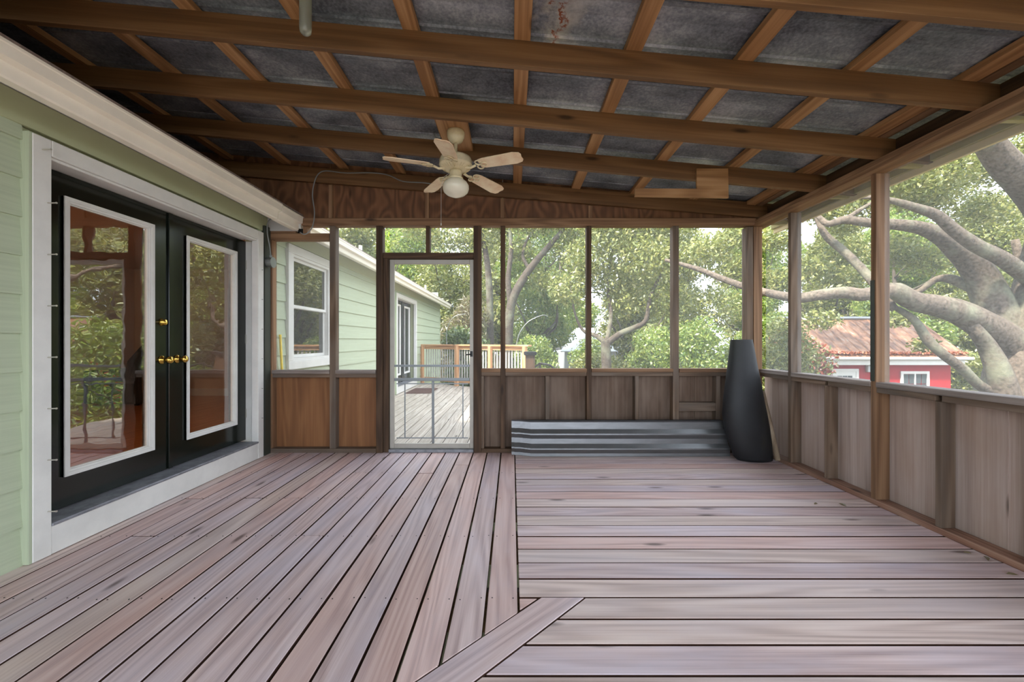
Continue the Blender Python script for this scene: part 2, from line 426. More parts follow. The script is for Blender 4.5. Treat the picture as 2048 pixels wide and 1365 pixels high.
M['leaf_dry'] = leaf_mat('dry_tan_foliage', [(0.0, srgb(107, 94, 65)), (0.6, srgb(137, 124, 90)), (1.0, srgb(123, 132, 76))])
M['leaf_red'] = leaf_mat('reddish_leaves', [(0.0, srgb(117, 56, 37)), (0.35, srgb(152, 67, 42)), (0.5, srgb(99, 115, 53)), (1.0, srgb(129, 137, 74))])

M['leaf_litter'] = leaf_mat('rusty_leaf_litter', [(0.0, srgb(112, 58, 40)), (0.6, srgb(168, 96, 66)), (1.0, srgb(196, 140, 100))], 0.1)
def screen_mat(name, cover, col):
    m, nt, b = mat_new(name); nt.nodes.remove(b)
    d = N(nt, 'ShaderNodeBsdfDiffuse'); d.inputs['Color'].default_value = col
    tl = N(nt, 'ShaderNodeBsdfTranslucent'); tl.inputs['Color'].default_value = col
    ms = N(nt, 'ShaderNodeMixShader'); ms.inputs[0].default_value = 0.5
    nt.links.new(d.outputs[0], ms.inputs[1]); nt.links.new(tl.outputs[0], ms.inputs[2])
    t = N(nt, 'ShaderNodeBsdfTransparent')
    mx = N(nt, 'ShaderNodeMixShader'); mx.inputs[0].default_value = cover
    nt.links.new(t.outputs[0], mx.inputs[1]); nt.links.new(ms.outputs[0], mx.inputs[2])
    nt.links.new(mx.outputs[0], nt.nodes['Material Output'].inputs['Surface'])
    return m
M['screen'] = screen_mat('insect_screen_mesh', 0.16, srgb(160, 162, 164))
M['door_screen'] = screen_mat('door_screen_mesh', 0.12, srgb(150, 152, 156))

def glass_mat(name, ior, tint, wave):
    m, nt, b = mat_new(name); nt.nodes.remove(b)
    t = N(nt, 'ShaderNodeBsdfTransparent'); t.inputs['Color'].default_value = tint
    g = N(nt, 'ShaderNodeBsdfGlossy'); g.inputs['Roughness'].default_value = 0.0
    fr = N(nt, 'ShaderNodeFresnel'); geo = N(nt, 'ShaderNodeNewGeometry')      # same reflectance on both faces of the pane
    nt.links.new(math_n(nt, 'POWER', ior, math_n(nt, 'SUBTRACT', 1.0, math_n(nt, 'MULTIPLY', geo.outputs['Backfacing'], 2.0))), fr.inputs['IOR'])
    n1 = noise(nt, objcoord(nt, (9, 9, 9), False), 1.0, 1, 0.4)
    bp = N(nt, 'ShaderNodeBump'); bp.inputs['Strength'].default_value = wave; bp.inputs['Distance'].default_value = 0.004
    nt.links.new(n1, bp.inputs['Height']); nt.links.new(bp.outputs[0], g.inputs['Normal'])
    mx = N(nt, 'ShaderNodeMixShader'); nt.links.new(fr.outputs[0], mx.inputs[0])
    nt.links.new(t.outputs[0], mx.inputs[1]); nt.links.new(g.outputs[0], mx.inputs[2])
    nt.links.new(mx.outputs[0], nt.nodes['Material Output'].inputs['Surface'])
    return m
M['door_glass'] = glass_mat('wavy_door_glass', 2.7, (0.92, 0.9, 0.86, 1), 0.12)
M['win_glass'] = glass_mat('window_glass', 2.6, (0.35, 0.38, 0.36, 1), 0.04)
M['clear_plastic'] = plain('hazy_clear_plastic', srgb(206, 206, 190), 0.25, 0, 0.5)
_b = M['clear_plastic'].node_tree.nodes['Principled BSDF']; _b.inputs['Transmission Weight'].default_value = 0.85; _b.inputs['Roughness'].default_value = 0.3

# ------------------------------------------------------------------ dimensions (metres; camera at the origin, looking along +Y)
XL = -2.57          # house wall
XR = 2.61           # inner face of the right-hand studs
YB = 4.32           # inner face of the back wall studs
XS = 0.03           # seam between the two directions of deck boards
KT = 0.885          # top of the knee walls
PXM = F / YB
bx = lambda x: (x - 1024) / PXM
bz = lambda y: CAMZ - (y - 682.5) / PXM
GROUND = -1.65
RS = 0.0915         # roof slope
zr = lambda X: 2.457 + RS * (2.55 - X)     # underside of the rafters
YN = -2.0           # the porch ends behind the camera

# ================================================================== SETTING
ground = make('ground', [(-60, -30, GROUND), (70, -30, GROUND), (70, 90, GROUND), (-60, 90, GROUND)], [(0, 1, 2, 3)], M['ground'])
tag(ground, 'leaf-littered yard ground below the porch', 'ground', None, 'structure')

# ---- floor of the porch
floor = tag(empty('floor', (0, 2, 0)), 'porch floor of weathered pinkish grey deck boards', 'floor', None, 'structure')
P = 0.146; GAP = 0.012; TH = 0.03
rng = random.Random(5)
def diag_left(X):  return X + 1.7495          # Y on the left edge of the mitre board
def diag_right(X): return X + 1.7495 - 0.196
def edge_faces(o):                              # sawn board sides: browner wood, darkened to paint in the gap shade
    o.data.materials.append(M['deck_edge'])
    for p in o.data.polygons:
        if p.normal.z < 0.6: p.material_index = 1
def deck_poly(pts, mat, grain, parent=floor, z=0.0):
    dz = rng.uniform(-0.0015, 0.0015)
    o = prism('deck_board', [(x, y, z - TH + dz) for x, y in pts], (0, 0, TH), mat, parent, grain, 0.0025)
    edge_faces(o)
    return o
joints = {16: [3.07], 13: [3.08], 11: [3.08], 15: [2.48], 8: [2.485], 5: [3.66], 9: [3.68], 3: [3.9]}
deck_mats = ['deck', 'deck', 'deck_red', 'deck', 'deck_tan']
for k in range(18):
    x1 = XS - k * P - GAP / 2; x0 = max(XS - (k + 1) * P + GAP / 2, -2.575)
    a, b_ = max(diag_left(x0) + 0.008, YN), max(diag_left(x1) + 0.008, YN)
    cuts = [None] + joints.get(k, []) + [YB + 0.1]
    m = M[['deck_red', 'deck', 'deck_red', 'deck_red', 'deck', 'deck_red', 'deck', 'deck'][k % 8] if k < 8 else deck_mats[(k * 2) % 5]]
    for i in range(len(cuts) - 1):
        lo = cuts[i]; hi = cuts[i + 1] - (0.003 if i < len(cuts) - 2 else 0)
        if lo is None: pts = [(x0, a), (x1, b_), (x1, hi), (x0, hi)]
        else: pts = [(x0, lo + 0.003), (x1, lo + 0.003), (x1, hi), (x0, hi)]
        deck_poly(pts, m, 'y')
ys = [1.889 + 0.1465 * i for i in range(18)]           # gaps of the cross boards beyond the mitre tip
for i in range(len(ys) - 1):
    if ys[i] > YB + 0.05: break
    deck_poly([(XS + 0.004, ys[i] + GAP / 2), (XR + 0.09, ys[i] + GAP / 2), (XR + 0.09, ys[i + 1] - GAP / 2), (XS + 0.004, ys[i + 1] - GAP / 2)], M[['deck_tan', 'deck', 'deck_tan', 'deck_red', 'deck'][i % 5]], 'x')
yn = 1.889
while yn > YN:
    y1 = yn - GAP / 2; y0 = max(yn - 0.1475 + GAP / 2, YN)
    if y1 - y0 > 0.02:
        xa = y1 - 1.7495 + 0.196 + 0.008; xb = y0 - 1.7495 + 0.196 + 0.008
        deck_poly([(xb, y0), (XR + 0.09, y0), (XR + 0.09, y1), (xa, y1)], M[['deck_tan', 'deck_tan', 'deck'][int(yn * 7) % 3]], 'x')
    yn -= 0.1475
# mitre board at 45 degrees, flat cut at its far end, and the little filler beside its tip
tip = 1.885
Md = Matrix.Translation((0.0, 1.65, -TH / 2)) @ Matrix.Rotation(R(45), 4, 'Z')
pts = [(tip - 1.7495, tip), (tip - 1.5535, tip), (YN - 1.5535, YN), (YN - 1.7495, YN)]
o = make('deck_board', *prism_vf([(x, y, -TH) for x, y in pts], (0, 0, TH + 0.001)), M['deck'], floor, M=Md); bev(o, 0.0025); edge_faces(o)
deck_poly([(XS + 0.004, tip - 0.005), (XS + 0.004, diag_left(XS) + 0.02), (tip - 1.7495 - 0.02, tip - 0.005)], M['deck_red'], 'x')
nb = MB()
for k in range(18):
    xc = XS - k * P
    for yj in (1.3, 1.875, 2.478, 3.075, 3.672, 4.2):
        for dx in (-0.025, -P + 0.025):
            X = xc + dx
            if yj > diag_left(X) + 0.03 and X > -2.53: nb.lathe([(0.0035, 0.0005), (0.003, 0.0022)], (X, yj + rng.uniform(-.008, .008), 0), 6)
nb.build('nail_heads', M['nail_dark'], floor).__setitem__('kind', 'stuff')
for i in range(11):               # joists below
    yj = 0.1 + 0.6 * i - 1.7
    box('floor_joist', -2.6, XR + 0.1, yj - 0.02, yj + 0.02, -0.23, -0.035, M['stud_dark'], floor)
box('rim_joist', XR + 0.075, XR + 0.115, YN, YB + 0.15, -0.24, -0.035, M['stud_dark'], floor)

# ---- house wall with lap siding
wall_left = tag(empty('wall_left', (XL, 4, 0)), 'house wall clad in pale green lap siding', 'wall', None, 'structure')
HY0, HY1 = YN, 14.6
openings = [(2.155, 4.16, -1, 2.26), (4.72, 5.79, 0.90, 2.26), (9.06, 10.9, -1, 2.22)]
EXPO = 0.2035
r = 0
z = 0.0
while z < 2.46:
    z1 = min(z + EXPO, 2.47)
    zz0, zz1 = (z if r else -0.02), z1
    segs = [(HY0, HY1)]
    for (a, b_, c, d) in openings:
        if c < zz1 - 0.01 and d > zz0 + 0.01:
            ns = []
            for s in segs:
                if b_ <= s[0] or a >= s[1]: ns.append(s)
                else:
                    if a > s[0]: ns.append((s[0], a))
                    if b_ < s[1]: ns.append((b_, s[1]))
            segs = ns
    for s in segs:
        # long runs are butted from shorter planks
        n = max(1, round((s[1] - s[0]) / 3.6)); L = (s[1] - s[0]) / n
        for i in range(n):
            ya = s[0] + i * L; yb = ya + L - 0.001
            top = zz1 + 0.012 if zz1 < 2.46 else zz1
            prof = [(XL - 0.035, zz0), (XL + 0.002, zz0), (XL - 0.016, top), (XL - 0.035, top)]
            prism('siding_plank', [(x, ya, zc) for x, zc in prof], (0, yb - ya, 0), M['siding'], wall_left, 'y')
    z = z1; r += 1
# sheathing behind the planks, in pieces round the openings
for (a, b_, c, d) in [(HY0, 2.25, -0.6, 2.5), (2.25, 4.18, 2.30, 2.5), (2.25, 4.18, -0.6, 0.02), (4.18, 4.72, -0.6, 2.5), (4.72, 5.79, -0.6, 0.9), (4.72, 5.79, 2.26, 2.5), (5.79, 9.06, -0.6, 2.5),
                      (9.06, 10.9, 2.22, 2.5), (9.06, 10.9, -0.6, 0.02), (10.9, HY1, -0.6, 2.5)]:
    box('sheathing', XL - 0.15, XL - 0.03, a, b_, c, d, M['frieze'], wall_left, bevel=0)
box('frieze_board', XL - 0.02, XL + 0.006, HY0, HY1, 2.315, 2.475, M['frieze'], wall_left, 'y')
box('corner_board', XL - 0.12, XL + 0.012, HY1 - 0.02, HY1 + 0.02, -0.3, 2.47, M['siding'], wall_left, 'z')
box('house_end_wall', -7.2, XL - 0.05, HY1 - 0.1, HY1, -1.6, 2.9, M['siding'], wall_left, bevel=0)
box('corner_strip', XL - 0.01, XL + 0.03, 4.215, 4.315, 0.0, 2.37, M['dark_paint'], wall_left, 'z')

# ---- eaves: soffit, fascia, gutters, shingled house roof
eave = tag(empty('house_eave', (-2.3, 4, 2.4)), 'white gutter and eave running along the green house wall', 'gutter')
box('soffit', -2.3, XL - 0.02, HY0, HY1 + 0.3, 2.478, 2.49, M['soffit'], eave, 'y', 0)
box('fascia_board', -2.318, -2.298, HY0, HY1 + 0.3, 2.40, 2.54, M['white'], eave, 'y')
gprof = [(-2.297, 2.345), (-2.248, 2.345), (-2.238, 2.352), (-2.234, 2.412), (-2.196, 2.420), (-2.192, 2.47), (-2.187, 2.474), (-2.187, 2.487), (-2.205, 2.489), (-2.297, 2.489)]
for (a, b_) in [(HY0, 3.915), (3.925, 4.30), (4.48, HY1 + 0.25)]:
    dz = -0.006 if a > 3.9 and a < 4.4 else 0
    prism('gutter', [(x, a, zc + dz) for x, zc in gprof], (0, b_ - a, 0), M['gutter'], eave, 'y')
box('downspout_outlet', -2.27, -2.20, 4.34, 4.43, 2.29, 2.37, M['black_metal'], eave, 'z', 0.006)
hr = 0.42
roofp = [(-2.21, 2.50), (-2.21, 2.515), (-7.2, 2.515 + 4.99 * hr), (-7.2, 2.48 + 4.99 * hr)]
house_roof = prism('house_roof', [(x, HY0, zc) for x, zc in roofp], (0, HY1 + 0.3 - HY0, 0), M['shingle'], None, 'y')
tag(house_roof, 'brown shingled roof slope of the green house', 'roof', None, 'structure')
for (px, py, X) in [(721, 478, -3.1), (851, 565, -2.9), (905, 610, -2.9)]:
    Y = X * F / (px - 1024)
    if Y < HY1:
        zb = 2.50 + (-2.21 - X) * hr
        t = MB().lathe([(0.035, -0.05), (0.035, 0.26), (0.028, 0.26), (0.028, 0.1)], (X, Y, zb), 12).build('vent_pipe', M['white'], None, 'z')
        tag(t, 'white plumbing vent pipe poking out of the shingled house roof', 'pipe', 'roof vent pipes')

# ---- porch roof: rafters, purlins, sheets
ceiling = tag(empty('ceiling', (0, 2, 2.6)), 'open porch ceiling of brown rafters and purlins under grey metal sheets', 'ceiling', None, 'structure')
RY = [-1.46, -0.83, -0.2, 0.43, 1.07, 1.70, 2.24, 2.85, 3.48]
def rafter(Y, xa, xb, za, zb, h=0.14, t=0.038, name='rafter', mat='rafter'):
    c = Vector(((xa + xb) / 2, Y, (za + zb) / 2)); ang = math.atan2(zb - za, xb - xa)
    Mx = Matrix.Translation(c) @ Matrix.Rotation(-ang, 4, 'Y')
    o = make(name, [(xa, Y, za), (xb, Y, zb), (xb, Y + t, zb), (xa, Y + t, za), (xa, Y, za + h), (xb, Y, zb + h), (xb, Y + t, zb + h), (xa, Y + t, za + h)], BOXF, M[mat], ceiling, M=Mx)
    return bev(o, 0.002)
for Y in RY:
    rafter(Y, -3.22, 2.93, zr(-3.22), zr(2.93))
rafter(4.28, -3.22, 2.93, 2.478 + 0.080 * 5.72, 2.478 - .03, 0.15)
zp = lambda X: zr(X) + 0.14
for k in range(-5, 5):
    X = 0.056 + 0.61 * k
    w = 0.0445
    Mx = Matrix.Translation((X, 1.9, zp(X) + 0.019)) @ ROT['y']
    v = [(X - w, YN, zp(X - w)), (X + w, YN, zp(X + w)), (X + w, 4.5, zp(X + w)), (X - w, 4.5, zp(X - w))]
    v += [(a, b_, c + 0.038) for a, b_, c in v]
    bev(make('purlin', v, BOXF, M['purlin'], ceiling, M=Mx), 0.002)
X = 2.585; w = 0.03
bev(make('purlin', [(X - w, YN, zp(X - w)), (X + w, YN, zp(X + w)), (X + w, 4.5, zp(X + w)), (X - w, 4.5, zp(X - w))] + [(X - w, YN, zp(X - w) + .038), (X + w, YN, zp(X + w) + .038), (X + w, 4.5, zp(X + w) + .038), (X - w, 4.5, zp(X - w) + .038)], BOXF, M['beam'], ceiling, 'y'), 0.002)
# metal sheets, crimped at the laps, running down the slope
yb0 = YN
edges = [YN, -1.72, -1.11, -0.5, 0.11, 0.72, 1.33, 1.94, 2.55, 3.16, 3.77, 4.52]
for i in range(len(edges) - 1):
    a, b_ = edges[i], edges[i + 1]
    L = b_ - a
    prof = [(0, 0), (0.012, 0.026), (0.024, 0), (0.06, 0.014), (0.5 * L - .15, 0.016), (0.5 * L - .03, 0.0), (0.5 * L - 0.012, 0), (0.5 * L, 0.012), (0.5 * L + 0.012, 0), (0.5 * L + .05, 0.012), (L - 0.06, 0.014), (L - 0.03, 0.0), (L - 0.012, 0), (L + 0.002, 0.026), (L + 0.012, 0)]
    v = []; f = []
    n = len(prof)
    for X in (-3.95, 3.0):
        for (dy, dz) in prof: v.append((X, a + dy, zp(X) + 0.0385 + dz + 0.0012 * (i % 2)))
    for X in (-3.95, 3.0):
        for (dy, dz) in prof: v.append((X, a + dy, zp(X) + 0.0395 + dz + 0.0012 * (i % 2)))
    for j in range(n - 1):
        f.append((j, j + 1, n + j + 1, n + j)); f.append((2 * n + j, 3 * n + j, 3 * n + j + 1, 2 * n + j + 1))
    make('roof_sheet', v, f, M['roof_cracked'] if a < 2.0 < b_ else M['roof_metal'], ceiling)
# header plate on the right-hand posts, rim board, fascia
box('top_plate', 2.55, 2.70, YN, YB + 0.1, 2.385, 2.421, M['beam'], ceiling, 'y')
box('top_plate', 2.556, 2.70, YN, YB + 0.1, 2.4225, 2.4565, M['beam'], ceiling, 'y')
ye = [YN] + RY + [4.28]
for i in range(len(ye) - 1):
    a = ye[i] + (0.039 if i else 0); b_ = ye[i + 1] - 0.001
    if b_ - a > 0.05:
        box('rim_block', 2.665, 2.70, a, b_, 2.457, 2.585, M['stud_dark'], ceiling, 'y')
box('fascia_board', 2.932, 2.957, YN, 4.6, 2.385, 2.60, M['fascia'], ceiling, 'y')
box('fascia_strip', 2.905, 2.931, YN, 4.6, 2.43, 2.50, M['tail'], ceiling, 'y')
for Y in RY[5:] + [4.28]:
    box('rafter_tail_block', 2.71, 2.90, Y + 0.04, Y + 0.078, 2.41, 2.50, M['tail'], ceiling, 'x')
# flat board that carries the fan
box('fan_mounting_board', -0.56, -0.33, 2.89, 3.478, 2.792, 2.83, M['purlin'], ceiling, 'y')
# L-shaped plywood piece nailed to a rafter
Yp = 3.455
pL = [at(x, y, Yp) for x, y in [(1269.5, 377), (1394, 377.5), (1393, 337), (1456.5, 337), (1457.5, 396), (1269.5, 393)]]
prism('plywood_bracket', pL, (0, 0.022, 0), M['purlin'], ceiling, 'x', 0.001)

# ---- back wall: studs, plywood knee panels, sills, screens, gable
wall_back = tag(empty('wall_back', (0, YB, 0)), 'screened back wall with plywood knee panels and brown studs', 'wall', None, 'structure')
YD = YB + 0.089
def bstud(x0, x1, y0, y1, mat='stud_dark', name='stud', ya=YB, yb=YD, jitter=0.0):
    return box(name, bx(x0), bx(x1), ya + rng.uniform(0, .002), yb, bz(y1), bz(y0), M[mat], wall_back, 'z')
SOLE0, SOLE1 = 0.0, 0.045
def bstudz(x0, x1, z0, z1, mat='stud_dark', ya=YB): return box('stud', bx(x0), bx(x1), ya + rng.uniform(0, .002), YD, z0, z1, M[mat], wall_back, 'z')
bstudz(536, 544, 0.046, 2.28, 'beam')
bstudz(659, 671, 0.046, 2.394, 'stud')
bstudz(752, 765, 0.0, 2.394, 'stud_dark')
bstudz(765.3, 776, 0.0, 2.117, 'stud_dark', YB + 0.02)
bstudz(947, 962.5, 0.0, 2.394, 'stud_dark')
bstudz(1001, 1010.5, 0.046, 2.394, 'stud_dark')
bstudz(1173.5, 1183, 0.046, 2.394, 'stud_dark')
bstudz(1346, 1358, 0.046, 2.394, 'stud')
bstudz(1493, 1506.5, 0.0, 2.384, 'stud')
box('corner_post', bx(1507), bx(1524), YB - 0.005, YD, 0.0, 2.384, M['beam'], wall_back, 'z')
# sole plates
box('sole_plate', bx(536), bx(752) - .001, YB - 0.003, YD, 0.001, 0.045, M['stud'], wall_back, 'x')
box('sole_plate', bx(962.8), bx(1492.5), YB - 0.003, YD, 0.001, 0.045, M['stud_dark'], wall_back, 'x')
# sills between the studs (a cap and a rail beneath it)
def sill(xa, xb, ztop, m1='sill', m2='stud'):
    box('sill_cap', bx(xa) + .001, bx(xb) - .001, YB - 0.012, YD + 0.01, ztop - 0.036, ztop, M[m1], wall_back, 'x')
    box('sill_rail', bx(xa) + .001, bx(xb) - .001, YB + 0.004, YD, ztop - 0.078, ztop - 0.0365, M[m2], wall_back, 'x')
sill(544, 659, 0.872); sill(671, 752, 0.872)
sill(962.5, 1001, 0.888, 'beam', 'stud'); sill(1010.5, 1173.5, 0.888, 'beam', 'stud'); sill(1183, 1346, 0.888, 'beam', 'stud'); sill(1358, 1493, 0.888, 'beam', 'stud')
# knee studs
for xa, xb in [(962.8, 968), (1091, 1099), (1270, 1278), (1432.5, 1441)]:
    box('knee_stud', bx(xa), bx(xb), YB + 0.003, YD, 0.046, 0.809, M['stud'], wall_back, 'z')
box('blocking', bx(1358.5), bx(1432), YB + 0.004, YD, bz(823), bz(806), M['stud'], wall_back, 'x')
# plywood panels behind
for xa, xb, m in [(537, 664.5, 'ply_orange'), (665, 757, 'ply_orange'), (957, 1005.5, 'ply_brown'), (1006, 1178, 'ply_brown'), (1178.5, 1352, 'ply_brown'), (1352.5, 1396, 'ply_brown'), (1396.6, 1500, 'ply_brown'), ]:
    box('plywood_panel', bx(xa), bx(xb), YD + 0.001, YD + 0.013, -0.15, 0.83, M[m], wall_back, 'z', 0.001)
# header with the lit underside, transom rail and mullion over the door, notch under the eave
box('header', bx(604), bx(1511), YB - 0.012, YD, 2.395, 2.474, M['beam'], wall_back, 'x')
box('transom_rail', bx(765.5), bx(946.5), YB + 0.01, YD, bz(517), bz(505), M['stud_dark'], wall_back, 'x')
box('transom_mullion', bx(851), bx(859), YB + 0.012, YD, bz(504.5), 2.394, M['stud_dark'], wall_back, 'z')
box('notch_header', bx(534), bx(658.5), YB - 0.003, YD, bz(480), bz(467), M['beam'], wall_back, 'x')
box('notch_block', bx(534), bx(592), YB - 0.006, YD, bz(466.6), bz(462), M['beam'], wall_back, 'x')
box('notch_stud', bx(605), bx(613), YB + 0.01, YD, bz(466.6), 2.394, M['beam'], wall_back, 'z')
prism('eave_infill', [at(x, y, YB - 0.02) for x, y in [(535, 462), (535, 436), (596, 462)]], (0, 0.012, 0), M['soffit'], wall_back)
# gable plywood and its studs
gb = lambda X: 2.478 + 0.080 * (2.5 - X)
for i, (xa, xb) in enumerate([(-3.1, bx(661)), (bx(661.5), bx(1005)), (bx(1005.5), 2.62)]):
    if i == 0: pts = [(-2.19, 2.4745), (xb, 2.4745), (xb, zp(xb) + 0.058), (-3.95, 3.243), (-3.9, 3.19), (-2.19, 2.49)]
    else: pts = [(xa, 2.4745), (xb, 2.4745), (xb, zp(xb) + 0.058), (xa, zp(xa) + 0.058)]
    prism('gable_panel', [(x, YB + 0.02, zc) for x, zc in pts], (0, 0.014, 0), M['ply_gable'], wall_back, 'z')
for xc in (661, 853.5, 1005, 1181):
    X = bx(xc)
    box('gable_stud', X - 0.022, X + 0.022, YB - 0.0, YB + 0.019, 2.475, gb(X) - 0.001, M['beam'], wall_back, 'z')
# insect screens
def bscreen(xa, xb, z0, z1): box('insect_screen', bx(xa), bx(xb), YD - 0.020, YD - 0.0185, z0, z1, M['screen'], wall_back, 'z', 0)
bscreen(544.3, 658.7, 0.873, bz(480.3)); bscreen(671.3, 751.7, 0.873, 2.394)
bscreen(776, 850.7, bz(504.7), 2.394); bscreen(859.3, 946.7, bz(504.7), 2.394)
bscreen(962.8, 1000.7, 0.889, 2.394); bscreen(1010.8, 1173.2, 0.889, 2.394); bscreen(1183.3, 1345.7, 0.889, 2.394); bscreen(1358.3, 1492.7, 0.889, 2.394)

# ---- right wall: knee wall with plywood, posts up to the plate, screens
wall_right = tag(empty('wall_right', (XR, 2, 0)), 'screened right-hand wall with weathered plywood knee panels and tall posts', 'wall', None, 'structure')
posts = [(3.838, 3.878), (2.94, 2.983), (2.04, 2.08), (1.15, 1.19), (0.25, 0.29), (-0.64, -0.60), (-1.53, -1.49)]
kst = [(3.392, 3.427), (2.494, 2.53), (1.60, 1.64), (0.71, 0.75), (-0.2, -0.16), (-1.09, -1.05)]
for i, (a, b_) in enumerate(posts):
    box('post', XR, XR + 0.10, a, b_, 0.040, 2.3845, M['stud'] if i != 1 else M['beam'], wall_right, 'z')
box('painted_strip', XR - 0.004, XR - 0.0005, 2.95, 2.983, 0.89, 1.62, M['dark_paint'], wall_right, 'z', 0.0005)
for (a, b_) in kst:
    box('knee_stud', XR, XR + 0.089, a, b_, 0.040, 0.809, M['stud'], wall_right, 'z')
box('sole_plate', XR - 0.004, XR + 0.095, YN, YB - 0.006, 0.001, 0.039, M['sole'], wall_right, 'y')
pe = [YB - 0.006] + [p for ab in posts for p in (ab[1], ab[0])]
for i in range(0, len(pe) - 1, 2):
    hi, lo = pe[i], pe[i + 1]
    box('sill_cap', XR - 0.006, XR + 0.125, lo + .001, hi - .001, 0.8475, 0.885, M['sill'], wall_right, 'y', 0.004)
    ks = [k for k in kst if lo < k[0] < hi]
    for (a, b_) in ([(lo, ks[0][0]), (ks[0][1], hi)] if ks else [(lo, hi)]):
        box('sill_rail', XR + 0.002, XR + 0.089, a + .001, b_ - .001, 0.8095, 0.847, M['stud'], wall_right, 'y')
    box('insect_screen', XR + 0.06, XR + 0.0615, lo + .001, hi - .001, 0.886, 2.3845, M['screen'], wall_right, 'z', 0)
pb = [YB + 0.08, 3.41, 2.24, 1.02, -0.2, YN]
for i in range(len(pb) - 1):
    box('plywood_panel', XR + 0.101, XR + 0.113, pb[i + 1] + .002, pb[i] - .002, -0.15, 0.846, M['ply_grey'], wall_right, 'z', 0.001)

# ================================================================== DOORS AND WINDOWS
def frame_boxes(mb, x0, x1, ya, yb, za, zb, w, wt=None, wb=None):
    wt = wt or w; wb = wb or w
    mb.box(x0, x1, ya, ya + w, za, zb); mb.box(x0, x1, yb - w, yb, za, zb)
    mb.box(x0, x1, ya + w, yb - w, zb - wt, zb); mb.box(x0, x1, ya + w, yb - w, za, za + wb)
    return mb

def french_door(name, y0, y1, ztop, label, full=True):
    """casing outer edges y0..y1"""
    d = tag(empty(name, (XL, (y0 + y1) / 2, 0)), label, 'door', None, 'structure')
    cf = XL + 0.036; cw = 0.09
    box('casing', XL - 0.03, cf, y0, y0 + cw, 0.002, ztop, M['white'], d, 'z', 0.003)
    box('casing', XL - 0.03, cf, y1 - cw, y1, 0.002, ztop, M['white'], d, 'z', 0.003)
    box('head_casing', XL - 0.03, cf + 0.002, y0 + cw + .0005, y1 - cw - .0005, ztop - 0.088, ztop, M['white'], d, 'y', 0.003)
    box('head_bead', XL - 0.05, cf - 0.012, y0 + cw, y1 - cw, ztop - 0.104, ztop - 0.0885, M['white'], d, 'y', 0.003)
    box('side_trim', XL - 0.03, cf - 0.003, y0 - 0.016, y0 - 0.0005, 0.002, ztop, M['siding'], d, 'z', 0.001)
    box('skirt_board', XL - 0.03, cf - 0.002, y0 + cw + .0005, y1 - cw - .0005, 0.004, 0.158, M['white'], d, 'y', 0.002)
    box('threshold', XL - 0.20, cf + 0.006, y0 + cw, y1 - cw, 0.1585, 0.176, M['threshold'], d, 'y', 0.003)
    zt = ztop - 0.095
    for (a, b_) in [(y0 + cw - 0.01, y0 + 0.133), (y1 - 0.034, y1 - 0.005)]:
        box('jamb', XL - 0.20, XL - 0.031, a, b_, 0.10, zt, M['white'], d, 'z', 0.002)
    box('head_jamb', XL - 0.20, XL - 0.031, y0 + cw, y1 - cw, zt + .0005, zt + 0.05, M['white'], d, 'y', 0.002)
    ya, yb = y0 + 0.135, y1 - 0.036; ym = (ya + yb) / 2
    fx = XL - 0.125                     # outer face of the leaves
    for k, (a, b_) in enumerate([(ya, ym - 0.002), (ym + 0.002, yb)]):
        st = 0.187; lz0, lz1 = 0.40, 2.015
        la, lb = a + st, b_ - st
        leaf = frame_boxes(MB(), fx - 0.044, fx, a, b_, 0.181, zt - 0.004, st, zt - 0.004 - lz1, lz0 - 0.181).build('door_leaf', M['door_black'], d, 'z')
        # raised white moulding round the glass
        mo = MB(); w = 0.036
        for (w0, h) in ((0.036, 0.012), (0.022, 0.020)):
            frame_boxes(mo, fx + 0.0003, fx + h, la - 0.036, lb + 0.036, lz0 - 0.036, lz1 + 0.036, w0)
        frame_boxes(mo, fx - 0.02, fx - 0.0005, la, lb, lz0, lz1, 0.006)
        mo.build('glazing_moulding', M['white'], leaf, 'z')
        box('glass_pane', fx - 0.012, fx - 0.008, la + .0005, lb - .0005, lz0 + .0005, lz1 - .0005, M['door_glass'] if full else M['win_glass'], leaf, 'z', 0)
        if full:
            yk = (ym - 0.072) if k == 0 else (ym + 0.072)
            kn = MB().lathe([(0.0, 0), (0.034, 0.0), (0.034, 0.004), (0.028, 0.012), (0.013, 0.016), (0.011, 0.04), (0.02, 0.046), (0.028, 0.056), (0.029, 0.066), (0.022, 0.078), (0.0, 0.081)], (fx + 0.0005, yk, 1.035), 20, 'x')
            kn.build('door_knob', M['brass'], leaf, 'x', True)['label'] = 'polished brass knob'
            if k == 0:
                MB().lathe([(0.0, 0), (0.031, 0.0), (0.031, 0.005), (0.022, 0.014), (0.021, 0.03), (0.017, 0.033), (0.0, 0.034)], (fx + 0.0005, yk, 1.325), 20, 'x').build('deadbolt', M['brass'], leaf, 'x', True)['label'] = 'polished brass deadbolt'
            else:
                for zh in (0.45, 1.2, 1.95):
                    box('hinge', fx - 0.005, fx + 0.008, yb - 0.004, yb + 0.004, zh - 0.045, zh + 0.045, M['nail'], leaf, 'z', 0.001)
    box('astragal', fx + 0.0005, fx + 0.014, ym - 0.02, ym + 0.02, 0.181, zt - 0.006, M['door_black'], d, 'z', 0.004)
    return d
door_1 = french_door('door_1', 2.168, 4.185, 2.285, 'black double French doors with white-framed glass and brass knobs')
